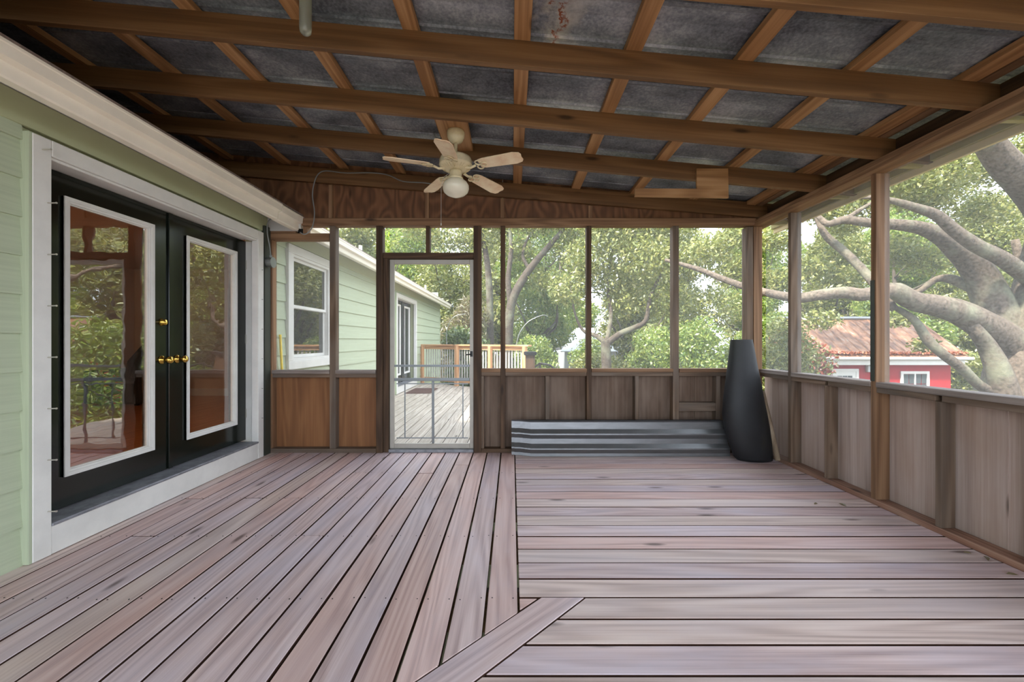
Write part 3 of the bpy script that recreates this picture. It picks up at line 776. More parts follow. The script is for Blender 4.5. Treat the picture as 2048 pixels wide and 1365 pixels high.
# nails left standing in the casing
for i in range(8):
    zc = 2.215 - 0.281 * i
    Yn = 2.238 if i else 2.212
    t = MB().tube([(XL + 0.03, Yn, zc), (XL + 0.079, Yn + 0.002, zc + .001), (XL + 0.0795, Yn + 0.002, zc + .001), (XL + 0.083, Yn + .002, zc + .001)], [0.0032, 0.0032, 0.0052, 0.0052], 8)
    t.build('hook_nail', M['nail'], door_1, 'x')
for i in range(6):
    zc = 1.9 - 0.30 * i
    MB().tube([(XL + 0.03, 4.15, zc), (XL + 0.05, 4.152, zc)], 0.002, 6).build('hook_nail', M['nail_dark'], door_1, 'x')
door_3 = french_door('door_3', 9.02, 10.94, 2.25, 'distant white-framed French doors opening onto the outer deck', False)

# ---- sash window in the house wall, seen through the screen
window_1 = tag(empty('window_1', (XL, 5.25, 0.85)), 'white sash window in the green siding beyond the screen', 'window', None, 'structure')
wy0, wy1, wz0, wz1 = 4.67, 5.84, 0.85, 2.30
cf = XL + 0.028
for (a, b_) in [(wy0, wy0 + 0.10), (wy1 - 0.10, wy1)]:
    box('casing', XL - 0.03, cf, a, b_, wz0 + 0.1005, wz1 - 0.1005, M['white'], window_1, 'z', 0.003)
box('head_casing', XL - 0.03, cf + .002, wy0, wy1, wz1 - 0.10, wz1, M['white'], window_1, 'y', 0.003)
box('sill_casing', XL - 0.03, cf + .002, wy0, wy1, wz0, wz0 + 0.10, M['white'], window_1, 'y', 0.003)
frame_boxes(MB(), XL - 0.08, cf - 0.012, wy0 + 0.1005, wy1 - 0.1005, wz0 + 0.1005, wz1 - 0.1005, 0.03).build('window_frame', M['white'], window_1, 'z')
zm = (wz0 + wz1) / 2
for (a, b_, xo) in [(zm + 0.0, wz1 - 0.132, -0.02), (wz0 + 0.132, zm + 0.03, -0.042)]:
    s = frame_boxes(MB(), XL + xo - 0.02, XL + xo, wy0 + 0.132, wy1 - 0.132, a, b_, 0.036).build('sash', M['white'], window_1, 'z')
    box('glass_pane', XL + xo - 0.012, XL + xo - 0.009, wy0 + 0.1685, wy1 - 0.1685, a + 0.0365, b_ - 0.0365, M['win_glass'], s, 'z', 0)

# ---- screen door
door_2 = tag(empty('door_2', (bx(861), YB + 0.05, 0)), 'grey metal screen door with push bars leading to the outer deck', 'door', None, 'structure')
ya, yb = YB + 0.045, YB + 0.072
dx0, dx1 = bx(777), bx(946.5); dz0, dz1 = 0.035, bz(518)
sl = bx(786) - bx(777)
def dbar(name, x0, x1, y0, y1, mat, dep=0.0, parent=door_2):
    return box(name, bx(x0), bx(x1), ya + 0.004 - dep, yb - 0.006, bz(y1), bz(y0), mat, parent, None, 0.003)
box('stile', dx0, dx0 + 0.047, ya, yb, dz0, dz1, M['screen_frame'], door_2, 'z', 0.003)
box('stile', dx1 - 0.042, dx1, ya, yb, dz0, dz1, M['screen_frame'], door_2, 'z', 0.003)
box('top_rail', dx0 + 0.0475, dx1 - 0.0425, ya, yb, bz(527), dz1, M['screen_frame'], door_2, 'x', 0.003)
box('bottom_rail', dx0 + 0.0475, dx1 - 0.0425, ya, yb, dz0, bz(890), M['screen_frame'], door_2, 'x', 0.003)
dbar('push_bar', 786.2, 938.3, 730.5, 735, M['screen_bar'], 0.006)
dbar('push_bar', 786.2, 938.3, 757.5, 763.5, M['screen_bar'], 0.006)
dbar('centre_bar', 861.5, 866.5, 763.8, 889.8, M['screen_bar'])
for xa, xb, xs in [(790, 861.2, 806), (866.8, 935, 923.5)]:
    mb = MB()
    for yy in (768, 878): mb.box(bx(xa), bx(xb), ya + .008, yb - .012, bz(yy + 2), bz(yy))
    mb.box(bx(xs), bx(xs + 2.2), ya + .007, yb - .011, bz(880), bz(768))
    mb.build('scroll_bar', M['screen_bar'], door_2, 'z')
box('door_screen', dx0 + 0.045, dx1 - 0.04, yb - 0.005, yb - 0.0038, bz(890.5), bz(526.5), M['door_screen'], door_2, 'z', 0)
MB().tube([(bx(940.5), ya - 0.03, bz(709)), (bx(940.5), ya, bz(709))], 0.008, 8).tube([(bx(942), ya - 0.03, bz(709)), (bx(932), ya - 0.035, bz(710))], 0.007, 8).box(bx(939.5), bx(944.5), ya - 0.012, ya - 0.0005, bz(714), bz(703)).build('latch_handle', M['black_metal'], door_2)
box('door_sill', bx(776.5), bx(946.7), YB + 0.005, YD + 0.02, 0.001, 0.032, M['threshold'], door_2, 'x', 0.003)

# ---- room behind the French doors
room = tag(empty('wall_room', (-4.6, 4.2, 0.1)), 'warm beige room with orange wood floor behind the French doors', 'room', None, 'structure')
box('room_floor', -7.0, XL - 0.202, 0.6, 7.6, 0.10, 0.165, M['room_floor'], room, 'y', 0)
box('room_end_wall', -7.0, XL - 0.151, 7.6, 7.7, 0.1, 2.6, M['room_wall'], room, 'x', 0)
box('room_near_wall', -7.0, XL - 0.151, 0.5, 0.6, 0.1, 2.6, M['room_wall'], room, 'x', 0)
box('room_ceiling', -7.0, XL - 0.151, 0.6, 7.6, 2.505, 2.6, M['room_wall'], room, 'x', 0)
box('room_far_wall', -7.1, -7.0, 0.6, 7.6, 0.1, 2.6, M['room_wall'], room, 'y', 0)
box('room_baseboard', -6.99, XL - 0.21, 7.575, 7.599, 0.166, 0.30, M['white'], room, 'x')
rd = box('panel_door', -5.25, -4.5, 7.56, 7.598, 0.17, 2.15, M['white'], room, 'z')
for zc0, zc1 in ((0.35, 0.95), (1.1, 2.0)):
    for xa in (-5.15, -4.83): box('raised_panel', xa, xa + 0.24, 7.545, 7.5595, zc0, zc1, M['white'], rd, 'z', 0.006)
lamp = tag(empty('added_fill_lamp', (-4.6, 1.9, 2.5)), 'added fill lamp, out of view, brightening the room behind the French doors', 'lamp')  # added fixture, hidden by the house wall, to brighten the room
M['fill_lamp_glow'] = plain('added_lamp_glow', (1, .86, .7, 1), 0.3)
_l = M['fill_lamp_glow'].node_tree.nodes['Principled BSDF']; _l.inputs['Emission Color'].default_value = (1, .84, .66, 1); _l.inputs['Emission Strength'].default_value = 2.0
MB().lathe([(0.16, 2.504), (0.16, 2.485), (0.15, 2.48), (0.001, 2.48)], (-4.6, 1.9, 0), 24).build('fill_lamp_base', M['white'], lamp)
MB().lathe([(0.15, 2.479), (0.14, 2.44), (0.09, 2.41), (0.001, 2.40)], (-4.6, 1.9, 0), 24).build('fill_lamp_bowl', M['fill_lamp_glow'], lamp, smooth=True)
pl = bpy.data.lights.new('fill_lamp_light', 'POINT'); pl.energy = 9; pl.color = (1, .88, .74); pl.shadow_soft_size = 0.12  # invented fill light for the interior seen through the door glass
plo = bpy.data.objects.new('fill_lamp_light', pl); link(plo, Matrix.Translation((-4.6, 1.9, 2.25)), lamp)
chair = tag(empty('armchair', (-6.2, 6.7, 0.166)), 'black rounded armchair standing on the orange wood floor indoors', 'armchair')
box('seat', -6.55, -5.85, 6.35, 7.05, 0.2, 0.55, M['black_cloth'], chair, 'x', 0.03)
MB().tube([(-6.5, 7.02, 0.5), (-6.5, 7.08, 0.8), (-6.35, 7.1, 1.0), (-6.05, 7.1, 1.0), (-5.9, 7.08, 0.8), (-5.9, 7.02, 0.5)], 0.11, 10).box(-6.45, -5.95, 7.02, 7.14, 0.4, 0.98).build('backrest', M['black_cloth'], chair)
for xa in (-6.66, -5.86): box('arm', xa, xa + 0.12, 6.35, 7.0, 0.2, 0.72, M['black_cloth'], chair, 'y', 0.03)
for xa in (-6.5, -5.92):
    for yy in (6.42, 6.98): box('foot', xa, xa + 0.05, yy, yy + 0.05, 0.166, 0.2, M['black_cloth'], chair, 'z')

# ================================================================== THINGS ON THE PORCH
# ---- ceiling fan
FX, FY = -0.432, 3.15
fan = tag(empty('ceiling_fan', (FX, FY, 2.79)), 'cream five-blade ceiling fan with opal globe hanging from the rafters', 'ceiling fan')
MB().lathe([(0.066, 2.791), (0.068, 2.775), (0.064, 2.745), (0.05, 2.715), (0.02, 2.70), (0.014, 2.698)], (FX, FY, 0), 24).build('canopy', M['fan_cream'], fan, smooth=True)
MB().lathe([(0.014, 2.70), (0.014, 2.62), (0.03, 2.615), (0.03, 2.60)], (FX, FY, 0), 16).build('down_rod', M['fan_cream'], fan, smooth=True)
motor = MB().lathe([(0.03, 2.602), (0.07, 2.598), (0.115, 2.585), (0.125, 2.565), (0.125, 2.535), (0.128, 2.53), (0.124, 2.524), (0.10, 2.505), (0.075, 2.495), (0.05, 2.49)], (FX, FY, 0), 32).build('motor_housing', M['fan_cream'], fan, smooth=True)
vb = MB()
for k in range(30):
    a = 2 * math.pi * k / 30; c, s = math.cos(a), math.sin(a)
    vb.tube([(FX + c * 0.083, FY + s * 0.083, 2.4955), (FX + c * 0.112, FY + s * 0.112, 2.511)], 0.003, 5)
vb.build('vent_ribs', M['fan_cream'], motor)
sw = MB().lathe([(0.045, 2.492), (0.048, 2.47), (0.046, 2.44), (0.055, 2.434), (0.058, 2.425), (0.05, 2.42)], (FX, FY, 0), 24).build('switch_housing', M['fan_cream'], fan, smooth=True)
MB().lathe([(0.052, 2.424), (0.058, 2.418), (0.085, 2.40), (0.100, 2.375), (0.101, 2.35), (0.092, 2.325), (0.07, 2.305), (0.035, 2.29), (0.012, 2.283), (0.001, 2.281)], (FX, FY, 0), 28).build('light_globe', M['globe'], fan, smooth=True)
MB().tube([(FX - 0.05, FY - 0.02, 2.46), (FX - 0.085, FY - 0.03, 2.43), (FX - 0.107, FY - 0.03, 2.36), (FX - 0.108, FY - 0.03, 2.075)], 0.0016, 5).lathe([(0.004, 2.06), (0.005, 2.075), (0.002, 2.08)], (FX - 0.108, FY - 0.03, 0), 8).build('pull_chain', M['nail'], fan)
def fan_blade():
    bm_ = MB()
    # blade outline in local coordinates: along +x
    out = [(0.20, -0.045), (0.24, -0.055), (0.48, -0.064), (0.525, -0.05), (0.537, -0.03), (0.532, 0.0), (0.537, 0.03), (0.525, 0.05), (0.48, 0.064), (0.24, 0.055), (0.20, 0.045)]
    v, f = prism_vf([(x, y, 0) for x, y in out], (0, 0, 0.006))
    return v, f
for k in range(5):
    th = R(52 + 72 * k); droop = [-0.03, -0.03, 0.005, -0.05, 0.0][k]
    Mb = Matrix.Translation((FX, FY, 2.512)) @ Matrix.Rotation(th, 4, 'Z') @ Matrix.Rotation(-math.atan2(droop, 0.53), 4, 'Y') @ Matrix.Rotation(R(-12), 4, 'X')
    v, f = fan_blade()
    bl = make('blade', [Mb @ Vector(p) for p in v], f, M['fan_blade'], fan, M=Mb)
    ib = MB()
    ib.tube([(0.085, 0, -0.012), (0.13, 0, -0.02), (0.17, 0, -0.006)], [0.011, 0.009, 0.009], 8)
    def ring(cx, cy, r0, n=14): ib.tube([(cx + r0 * math.cos(2 * math.pi * j / n), cy + r0 * math.sin(2 * math.pi * j / n), -0.006) for j in range(n + 1)], 0.005, 6)
    ring(0.20, 0.026, 0.024); ring(0.20, -0.026, 0.024); ring(0.235, 0.0, 0.022)
    make('blade_iron', [Mb @ Vector(p) for p in ib.v], ib.f, M['fan_cream'], bl, M=Mb)

# ---- cable run and junction box
cp = [(935, 300, 3.2), (905, 285, 3.3), (872, 262, 3.42), (864, 250, 3.46)]
cbl = MB()
pts = [at(x, y, Y) for x, y, Y in [(878, 372, 4.262), (850, 366, 4.262), (806, 363, 4.262), (778, 351, 4.262), (745, 346, 4.262), (690, 346, 4.262), (652, 342, 4.262), (636, 349, 4.262), (628, 368, 4.262), (625, 392, 4.262), (629, 425, 4.262), (626, 450, 4.26), (618, 464, 4.25), (608, 469, 4.24), (600, 465, 4.235)]]
sp, sr = smooth_pts(pts, [0.006] * len(pts), 5)
cable = MB().tube(sp, sr, 6).build('electric_cable', M['cable'], None, 'x', True)
tag(cable, 'thin grey cable clipped along the gable rafter and dropping past the gutter end', 'cable')
pts = [at(x, y, Y) for x, y, Y in [(884, 252, 3.47), (874, 256, 3.44), (868, 268, 3.42), (876, 278, 3.40), (890, 274, 3.36), (905, 268, 3.30)]]
fc = MB().tube(*smooth_pts(pts, [0.006] * 6, 5), 6).build('fan_wiring', M['cable'], None, 'x', True)
tag(fc, 'short loop of cable feeding the ceiling fan at its mounting board', 'cable')
jb = tag(empty('junction_box', at(541, 540, 4.22)), 'round metal junction box on the dark corner strip beside the French doors', 'junction box')
c = at(541, 525, 4.25); c.x = XL + 0.031 + 0.0
MB().lathe([(0.001, 0.0), (0.052, 0.0), (0.052, 0.055), (0.056, 0.056), (0.056, 0.06), (0.001, 0.06)], (c.x, 4.262, c.z), 16, 'x').build('box_body', M['steel_box'], jb, 'x')
MB().tube([(c.x + 0.03, 4.262, c.z + 0.05), (c.x + 0.03, 4.262, c.z + 0.075)], 0.014, 10).build('cable_clamp', M['steel_box'], jb)
pts = [(c.x + 0.03, 4.262, c.z + 0.075), (c.x + 0.025, 4.255, c.z + 0.16), (c.x + 0.012, 4.235, c.z + 0.3), (c.x + 0.02, 4.24, c.z + 0.42), (c.x + 0.10, 4.25, c.z + 0.48), (c.x + 0.2, 4.26, c.z + 0.475)]
MB().tube(*smooth_pts(pts, [0.007] * 6, 5), 6).build('cable_lead', M['cable'], jb, 'x', True)

# ---- hanging plastic tube
tp = at(611, 70, 1.765)
tube = tag(empty('plastic_tube', (tp.x, tp.y, tp.z)), 'clear plastic tube hanging from a rafter above the deck', 'tube')
MB().lathe([(0.001, 0.0), (0.014, 0.002), (0.023, 0.012), (0.025, 0.03), (0.025, 0.37), (0.023, 0.37), (0.023, 0.035), (0.012, 0.012), (0.001, 0.01)], tp, 20).build('tube_body', M['clear_plastic'], tube, 'z', True)
MB().lathe([(0.029, 0.355), (0.03, 0.40), (0.02, 0.405), (0.001, 0.405)], tp, 20).build('tube_cap', M['soffit'], tube, 'z', True)

# ---- stack of corrugated metal sheets leaning on the knee wall
def ribbed_sheet(k):
    x0 = bx(1023) * 0 + 0.0; L = 2.17
    dx = [0.0, 0.03, 0.09, 0.115, 0.135, 0.165, 0.19][k]
    # profile across the sheet height, (s along the leaning plane, out)
    prof = [(0.0, 0.0), (0.03, 0.0), (0.075, 0.03), (0.088, 0.03), (0.128, 0.0), (0.178, 0.0), (0.223, 0.03), (0.236, 0.03), (0.276, 0.0), (0.345, 0.0), (0.362, 0.012)]
    n = len(prof); v = []; f = []
    lean = R(14)
    ybase = 4.26 - 0.011 * k
    for th in (0.0, -0.0025):
        for xe in (0, 1):
            for j, (s, o_) in enumerate(prof):
                X = -0.005 + dx if xe == 0 else 2.18 + dx * 0.22 - 0.05 * s / 0.36 * (1 if k else 0.4)
                Y = ybase - 0.0 + math.sin(lean) * s * 0.2 - (o_ + th) * 1.0
                Z = 0.004 + s * math.cos(R(4))
                v.append((X, Y - 0.02, Z))
    for j in range(n - 1):
        f += [(j, j + 1, n + j + 1, n + j), (2 * n + j, 3 * n + j, 3 * n + j + 1, 2 * n + j + 1)]
        f += [(j, 2 * n + j, 2 * n + j + 1, j + 1), (n + j, n + j + 1, 3 * n + j + 1, 3 * n + j)]
    f += [(0, n, 3 * n, 2 * n), (n - 1, 3 * n - 1, 4 * n - 1, 2 * n - 1)]
    root = tag(empty('metal_roofing_sheet', (1.1 + dx / 2, ybase, 0.004)),
               'ribbed galvanised sheet leaning on the knee wall, ' + ['innermost of the stack', 'second out from the wall', 'third out from the wall', 'fourth out from the wall', 'fifth out from the wall', 'just behind the outermost', 'outermost of the stack'][k], 'metal sheet', 'stacked ribbed metal sheets')
    make('sheet', v, f, M['galv'], root)
    if k == 6:                              # faded, illegible stencil strokes
        g_ = random.Random(3); ink = MB()
        for q in range(11):
            if q == 4: continue
            X = bx(1315) * 0.985 + q * 0.0135; s0 = 0.246 + g_.uniform(0, .008); s1 = s0 + g_.uniform(.008, .016)
            yy = lambda t: ybase - 0.02 + math.sin(lean) * t * 0.2 - 0.03 * (0.276 - t) / 0.04 + 0.0012
            ink.add([(X, yy(s0), 0.004 + s0), (X + 0.009, yy(s0), 0.004 + s0), (X + 0.008 + g_.uniform(0, .005), yy(s1), 0.004 + s1), (X + 0.004, yy(s1), 0.004 + s1)], [(0, 1, 2, 3)])
        st_ = ink.build('stencil_mark', M['orange_ink'], root); st_['kind'] = 'stuff'
    for (s, o_) in [(0.015, 0.0), (0.153, 0.0), (0.325, 0.0)]:
        for X in ((dx + 0.012, 2.15) if k == 6 else (dx + 0.012,)):
            Y = ybase + math.sin(lean) * s * 0.2 - o_ - 0.02 + 0.0025
            MB().lathe([(0.006, -0.001), (0.006, 0.0005)], (X, Y, 0.004 + s), 8, 'y').build('screw_hole', M['nail_dark'], root)
for k in range(7): ribbed_sheet(k)

# ---- roll of black felt and the stick beside it
roll = tag(empty('screen_mesh_roll', at(1505, 922, 4.05)), 'tall flared roll of black screen mesh standing in the porch corner', 'roll')
def roll_mesh():
    v = []; f = []; n = 36
    stations = [(923, 1509, 34), (917, 1506, 37.5), (889, 1500, 41), (860, 1493.5, 43.5), (832, 1489, 43), (803, 1487, 39), (777, 1486.5, 35.5), (738, 1485, 29), (710, 1484, 25), (683, 1483, 21)]
    rings = [(at(x, y, 4.07), r_ / F * 4.07) for y, x, r_ in stations]
    z0 = rings[0][0].z
    for p, r_ in rings: p.z -= z0 - 0.003
    rings_in = []
    for p, r_ in rings + rings_in:
        for k in range(n):
            a = 2 * math.pi * k / n
            rr = r_ * (1 + 0.02 * math.sin(2 * a + 1) + (0.012 if 0.0 < a < 0.2 else 0))
            v.append((p.x + rr * math.cos(a), p.y + 0.62 * rr * math.sin(a), p.z))
    m_ = len(rings) + len(rings_in)
    for i in range(m_ - 1):
        for k in range(n): f.append((i * n + k, i * n + (k + 1) % n, (i + 1) * n + (k + 1) % n, (i + 1) * n + k))
    f.append(tuple(range(n)))
    return v, f
v, f = roll_mesh()
make('mesh_wrap', v, f, M['felt'], roll, smooth=True)
pts = [at(1512, 740, 4.0), at(1516, 690, 4.0)]
seam = []
for y, x, r_ in [(915, 1537, 0), (870, 1530, 0), (830, 1521, 0), (790, 1514, 0), (750, 1508, 0), (700, 1502, 0)]:
    p = at(x, y, 4.06); seam.append(p)
stick = MB().tube([at(1556, 924, 4.0) + Vector((0, 0, 0.01)), at(1524, 783, 4.2)], 0.026, 12).build('wooden_pole', M['pole_wood'], None, 'z', True)
tag(stick, 'short round wooden pole leaning beside the black roll', 'pole')

# ---- dry leaves on the deck
def dry_leaf(X, Y, a, s, lab):
    c, sn = math.cos(a), math.sin(a)
    pr = [(-0.5, 0, 0.004), (-0.2, 0.16, 0.014), (0.2, 0.17, 0.012), (0.5, 0, 0.006), (0.2, -0.17, 0.012), (-0.2, -0.16, 0.014)]
    v = [(X + (px * c - py * sn) * s, Y + (px * sn + py * c) * s, 0.001 + pz * s / 0.06) for px, py, pz in pr] + [(X, Y, 0.003)]
    f = [(i, (i + 1) % 6, 6) for i in range(6)]
    o = make('dry_leaf', v, f, M['leaf_dry'])
    tag(o, lab, 'leaf', 'dry leaves on the deck')
for (px, py, s) in [(1990, 1120, 0.06), (2025, 1152, 0.05), (1685, 1012, 0.06), (1632, 1010, 0.05), (1935, 1108, 0.04)]:
    Y = F * CAMZ / (py - 682.5); X = (px - 1024) / F * Y
    dry_leaf(min(X, 2.56), Y, rng.uniform(0, 6), s, 'small dry curled leaf lying on the deck boards near the knee wall')

# ================================================================== OUTSIDE
# ---- outer deck
outer_deck = tag(empty('floor_outer_deck', (-1.2, 8, 0)), 'bleached outer deck beyond the screen door', 'deck', None, 'structure')
YO = YB + 0.11
def edge_y(X): return 11.75 - (X + 2.6) * 0.72       # far edge of the deck, slightly askew
X = -2.56
while X < 0.55:
    x0, x1 = X, X + 0.139
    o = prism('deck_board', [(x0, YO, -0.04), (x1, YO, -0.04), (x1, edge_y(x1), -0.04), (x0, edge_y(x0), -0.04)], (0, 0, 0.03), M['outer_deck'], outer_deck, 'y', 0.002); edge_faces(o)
    X += 0.146
box('rim_joist', 0.60, 0.64, YO, 9.4, -0.25, -0.042, M['cedar'], outer_deck, 'y')
for i in range(9):
    yj = YO + 0.3 + 0.6 * i
    box('floor_joist', -2.55, 0.6, yj, yj + 0.04, -0.24, -0.042, M['outer_deck'], outer_deck, 'x')

# ---- railing along the far edge
rail = tag(empty('deck_railing', (-1.1, 10.7, -0.01)), 'cedar deck railing with pale slat balusters at the far edge of the outer deck', 'railing')
A = Vector((-2.50, edge_y(-2.50) - 0.06, 0)); B = Vector((0.35, edge_y(0.35) - 0.06, 0))
dirv = (B - A).normalized(); nrm = Vector((-dirv.y, dirv.x, 0)); LEN = (B - A).length
rot = Matrix.Rotation(math.atan2(dirv.y, dirv.x), 4, 'Z')
def rbox(name, s0, s1, t0, t1, z0, z1, mat, grain='x'):
    v = [A + dirv * s + nrm * t + Vector((0, 0, z_)) for (s, t, z_) in boxv(s0, s1, t0, t1, z0, z1)]
    c = sum(v, Vector()) / 8
    return bev(make(name, v, BOXF, mat, rail, M=Matrix.Translation(c) @ rot @ ROT[grain]), 0.003)
rbox('rail_cap', -0.05, LEN + 0.08, -0.08, 0.08, 1.05, 1.088, M['cedar'])
rbox('top_rail', 0.05, LEN, -0.02, 0.02, 0.955, 1.0495, M['cedar'])
rbox('bottom_rail', 0.05, LEN, -0.02, 0.02, 0.08, 0.17, M['cedar'])
for s in (0.0, LEN * 0.38, LEN * 0.70, LEN - 0.02):
    rbox('post', s - 0.045, s + 0.045, -0.1095, -0.0205, -0.009, 1.0495, M['cedar'], 'z')
n = int(LEN / 0.088)
for i in range(1, n):
    s = i * LEN / n
    rbox('baluster', s - 0.019, s + 0.019, 0.0205, 0.035, 0.08, 1.045, M['concrete'], 'z')
cp_ = tag(empty('capped_post', (0.36, 8.15, -0.01)), 'short dark wooden post with a flat black cap on the outer deck', 'post')
box('post_body', 0.27, 0.45, 8.06, 8.24, -0.009, 0.90, M['stud_dark'], cp_, 'z', 0.004)
box('post_cap', 0.235, 0.485, 8.02, 8.28, 0.9005, 0.97, M['black_metal'], cp_, 'x', 0.01)
hrail = MB().tube([(0.46, 8.0, 0.68), (0.54, 7.9, 0.75), (0.72, 7.85, 0.72), (1.3, 7.7, 0.25)], 0.022, 8).build('stair_handrail', M['black_metal'])
MB().tube([(0.54, 7.9, -0.01), (0.54, 7.9, 0.74)], 0.018, 8).build('rail_leg', M['black_metal'], hrail)
tag(hrail, 'black metal handrail dropping away beside the capped post', 'handrail')
for (path, lb) in [([(894, 692), (893, 668), (899, 645), (912, 632), (930, 628)], 'thin bent cane arching up from the railing near the house'), ([(1032, 692), (1040, 665), (1058, 643), (1085, 631), (1096, 634)], 'thin bent cane arching over the corner end of the railing')]:
    Yc = 11.2 if path[0][0] < 1000 else 9.85
    pts = [at(x, y, Yc) for x, y in path]
    o = MB().tube(*smooth_pts(pts, [0.011, 0.010, 0.009, 0.008, 0.006], 5), 6).build('bent_cane', M['steel_box'], None, 'x', True)
    tag(o, lb, 'cane')
mat_o = box('door_mat', -2.42, -1.85, 9.25, 10.25, -0.0095, 0.004, M['mat_brown'], None, 'y', 0.003)
tag(mat_o, 'brown door mat on the outer deck before the distant French doors', 'door mat')
yp = MB().tube([(-2.515, 4.56, -0.009), (-2.545, 4.50, 1.25)], 0.014, 8).build('yellow_pole', M['yellow'], None, 'z', True)
tag(yp, 'yellow plastic pole leaning on the siding next to the sash window', 'pole')

# ---- red shed with a rusty roof
shed = tag(empty('garden_shed', (13, 15.5, GROUND)), 'red shed with a rusty corrugated roof beyond the oak limbs', 'shed')
SX0, SX1, SY0, SY1 = 10.9, 15.25, 14.25, 17.2
EZ, RZ, YR, YE = 0.62, 2.02, 15.76, 13.95
box('wall_front', SX0, SX1, SY0, SY0 + 0.1, GROUND, 0.62, M['red'], shed, 'z', 0)
box('wall_rear', SX0, SX1, SY1 - 0.1, SY1, GROUND, 0.62, M['red'], shed, 'z', 0)
for xa in (SX0, SX1 - 0.1):
    prism('wall_side', [(xa, SY0 + 0.1, GROUND), (xa, SY1 - 0.1, GROUND), (xa, SY1 - 0.1, 0.62), (xa, YR, RZ - 0.12), (xa, SY0 + 0.1, 0.72)], (0.1, 0, 0), M['red'], shed, 'z')
X = 10.55
while X < 15.5:
    x1 = min(X + 0.61, 15.6); ww = x1 - X
    prof = [(0, 0.0), (0.03, 0.03), (0.06, 0), (ww / 2 - .02, 0), (ww / 2, 0.025), (ww / 2 + .02, 0), (ww - 0.002, 0)]
    for (ya_, za_, yb_, zb_) in ((YE, EZ, YR, RZ), (YR, RZ, 17.5, EZ + 0.05)):
        v = []; f = []
        for (yy, zz) in ((ya_, za_), (yb_, zb_)):
            for (dx, dz) in prof: v.append((X + dx, yy, zz + dz))
        for (yy, zz) in ((ya_, za_), (yb_, zb_)):
            for (dx, dz) in prof: v.append((X + dx, yy, zz + dz - 0.006))
        n = len(prof)
        for j in range(n - 1): f += [(j, j + 1, n + j + 1, n + j), (2 * n + j, 3 * n + j, 3 * n + j + 1, 2 * n + j + 1)]
        make('roof_sheet', v, f, M['rust'], shed, 'y')
    X = x1
MB().tube([(10.5, YR, RZ + 0.03), (15.65, YR, RZ + 0.03)], 0.07, 8).build('ridge_cap', M['galv'], shed)
box('fascia_board', 10.75, 15.45, YE + 0.03, YE + 0.06, 0.36, 0.56, M['white'], shed, 'x')
MB().tube([(10.55, YE - 0.03, 0.58), (15.65, YE - 0.03, 0.58)], 0.055, 8).build('eave_gutter', M['soffit'], shed)
box('soffit_board', 10.75, 15.45, YE + 0.07, SY0 - 0.001, 0.50, 0.52, M['white'], shed, 'x')
def swindow(px0, px1, ytop, zbot, name, muntins):
    x0 = (px0 - 1024) / F * SY0; x1 = (px1 - 1024) / F * SY0; zt = CAMZ - (ytop - 682.5) / F * SY0
    fr = MB()
    w = 0.09
    fr.box(x0, x0 + w, SY0 - 0.04, SY0 - .001, zbot, zt); fr.box(x1 - w, x1, SY0 - 0.04, SY0 - .001, zbot, zt)
    fr.box(x0 + w, x1 - w, SY0 - 0.04, SY0 - .001, zt - w, zt)
    if name == 'shed_window': fr.box(x0 + w, x1 - w, SY0 - 0.04, SY0 - .001, zbot, zbot + w)
    o = fr.build(name, M['white'], shed, 'z')
    if name == 'shed_door':
        box('door_panel', x0 + w, x1 - w, SY0 - 0.025, SY0 - 0.0012, zbot, zt - w, M['white'], o, 'z')
        g0, g1, gz0, gz1 = x0 + w + 0.12, x1 - w - 0.12, zt - w - 0.9, zt - w - 0.14
    else: g0, g1, gz0, gz1 = x0 + w, x1 - w, zbot + w, zt - w
    xm = (g0 + g1) / 2
    cols = [(g0, xm - 0.025), (xm + 0.025, g1)] if muntins == 2 else [(g0, g1)]
    for (a, b_) in cols:
        nx = 2 if muntins == 2 else 3
        for i in range(nx):
            for j in range(2):
                pw = (b_ - a) / nx; ph = (gz1 - gz0) / 2
                box('pane', a + i * pw + 0.012, a + (i + 1) * pw - 0.012, SY0 - 0.033, SY0 - 0.0262, gz0 + j * ph + 0.012, gz0 + (j + 1) * ph - 0.012, M['win_dark'], o, 'z', 0)
    if muntins == 2: box('mullion', xm - 0.025, xm + 0.025, SY0 - 0.038, SY0 - .0005, gz0, gz1, M['white'], o, 'z')
M['win_dark'] = plain('dark_window_glass', srgb(70, 78, 82), 0.08, 0, 0.8)
swindow(1800, 1857, 743, -0.75, 'shed_window', 2)
swindow(1661, 1716, 738, GROUND + 0.05, 'shed_door', 1)
box('wall_lamp', (1737 - 1024) / F * SY0 - 0.12, (1737 - 1024) / F * SY0 + 0.12, SY0 - 0.12, SY0 - 0.001, 0.10, 0.36, M['soffit'], shed, 'z', 0.02)

# ---- pale outbuilding glimpsed through the leaves
ob = tag(empty('distant_house', (5.3, 27.4, GROUND)), 'pale house with a light grey roof half hidden by the trees', 'house')
box('wall', 3.3, 8.2, 25.6, 29.2, GROUND, 0.55, M['house_grey'], ob, 'x', 0)
prism('roof', [(3.0, 25.3, 0.5), (8.5, 25.3, 0.5), (7.2, 27.4, 2.0), (4.3, 27.4, 2.0)], (0, 0, 0.06), M['house_grey'], ob)
prism('roof', [(3.0, 29.5, 0.5), (4.3, 27.4, 2.0), (7.2, 27.4, 2.0), (8.5, 29.5, 0.5)], (0, 0, 0.06), M['house_grey'], ob)
for xa in (4.2, 6.4):
    wf = box('window', xa, xa + 0.9, 25.55, 25.599, -0.9, 0.25, M['white'], ob, 'z')
    box('pane', xa + 0.1, xa + 0.8, 25.53, 25.549, -0.8, 0.15, M['win_dark'], wf, 'z', 0)

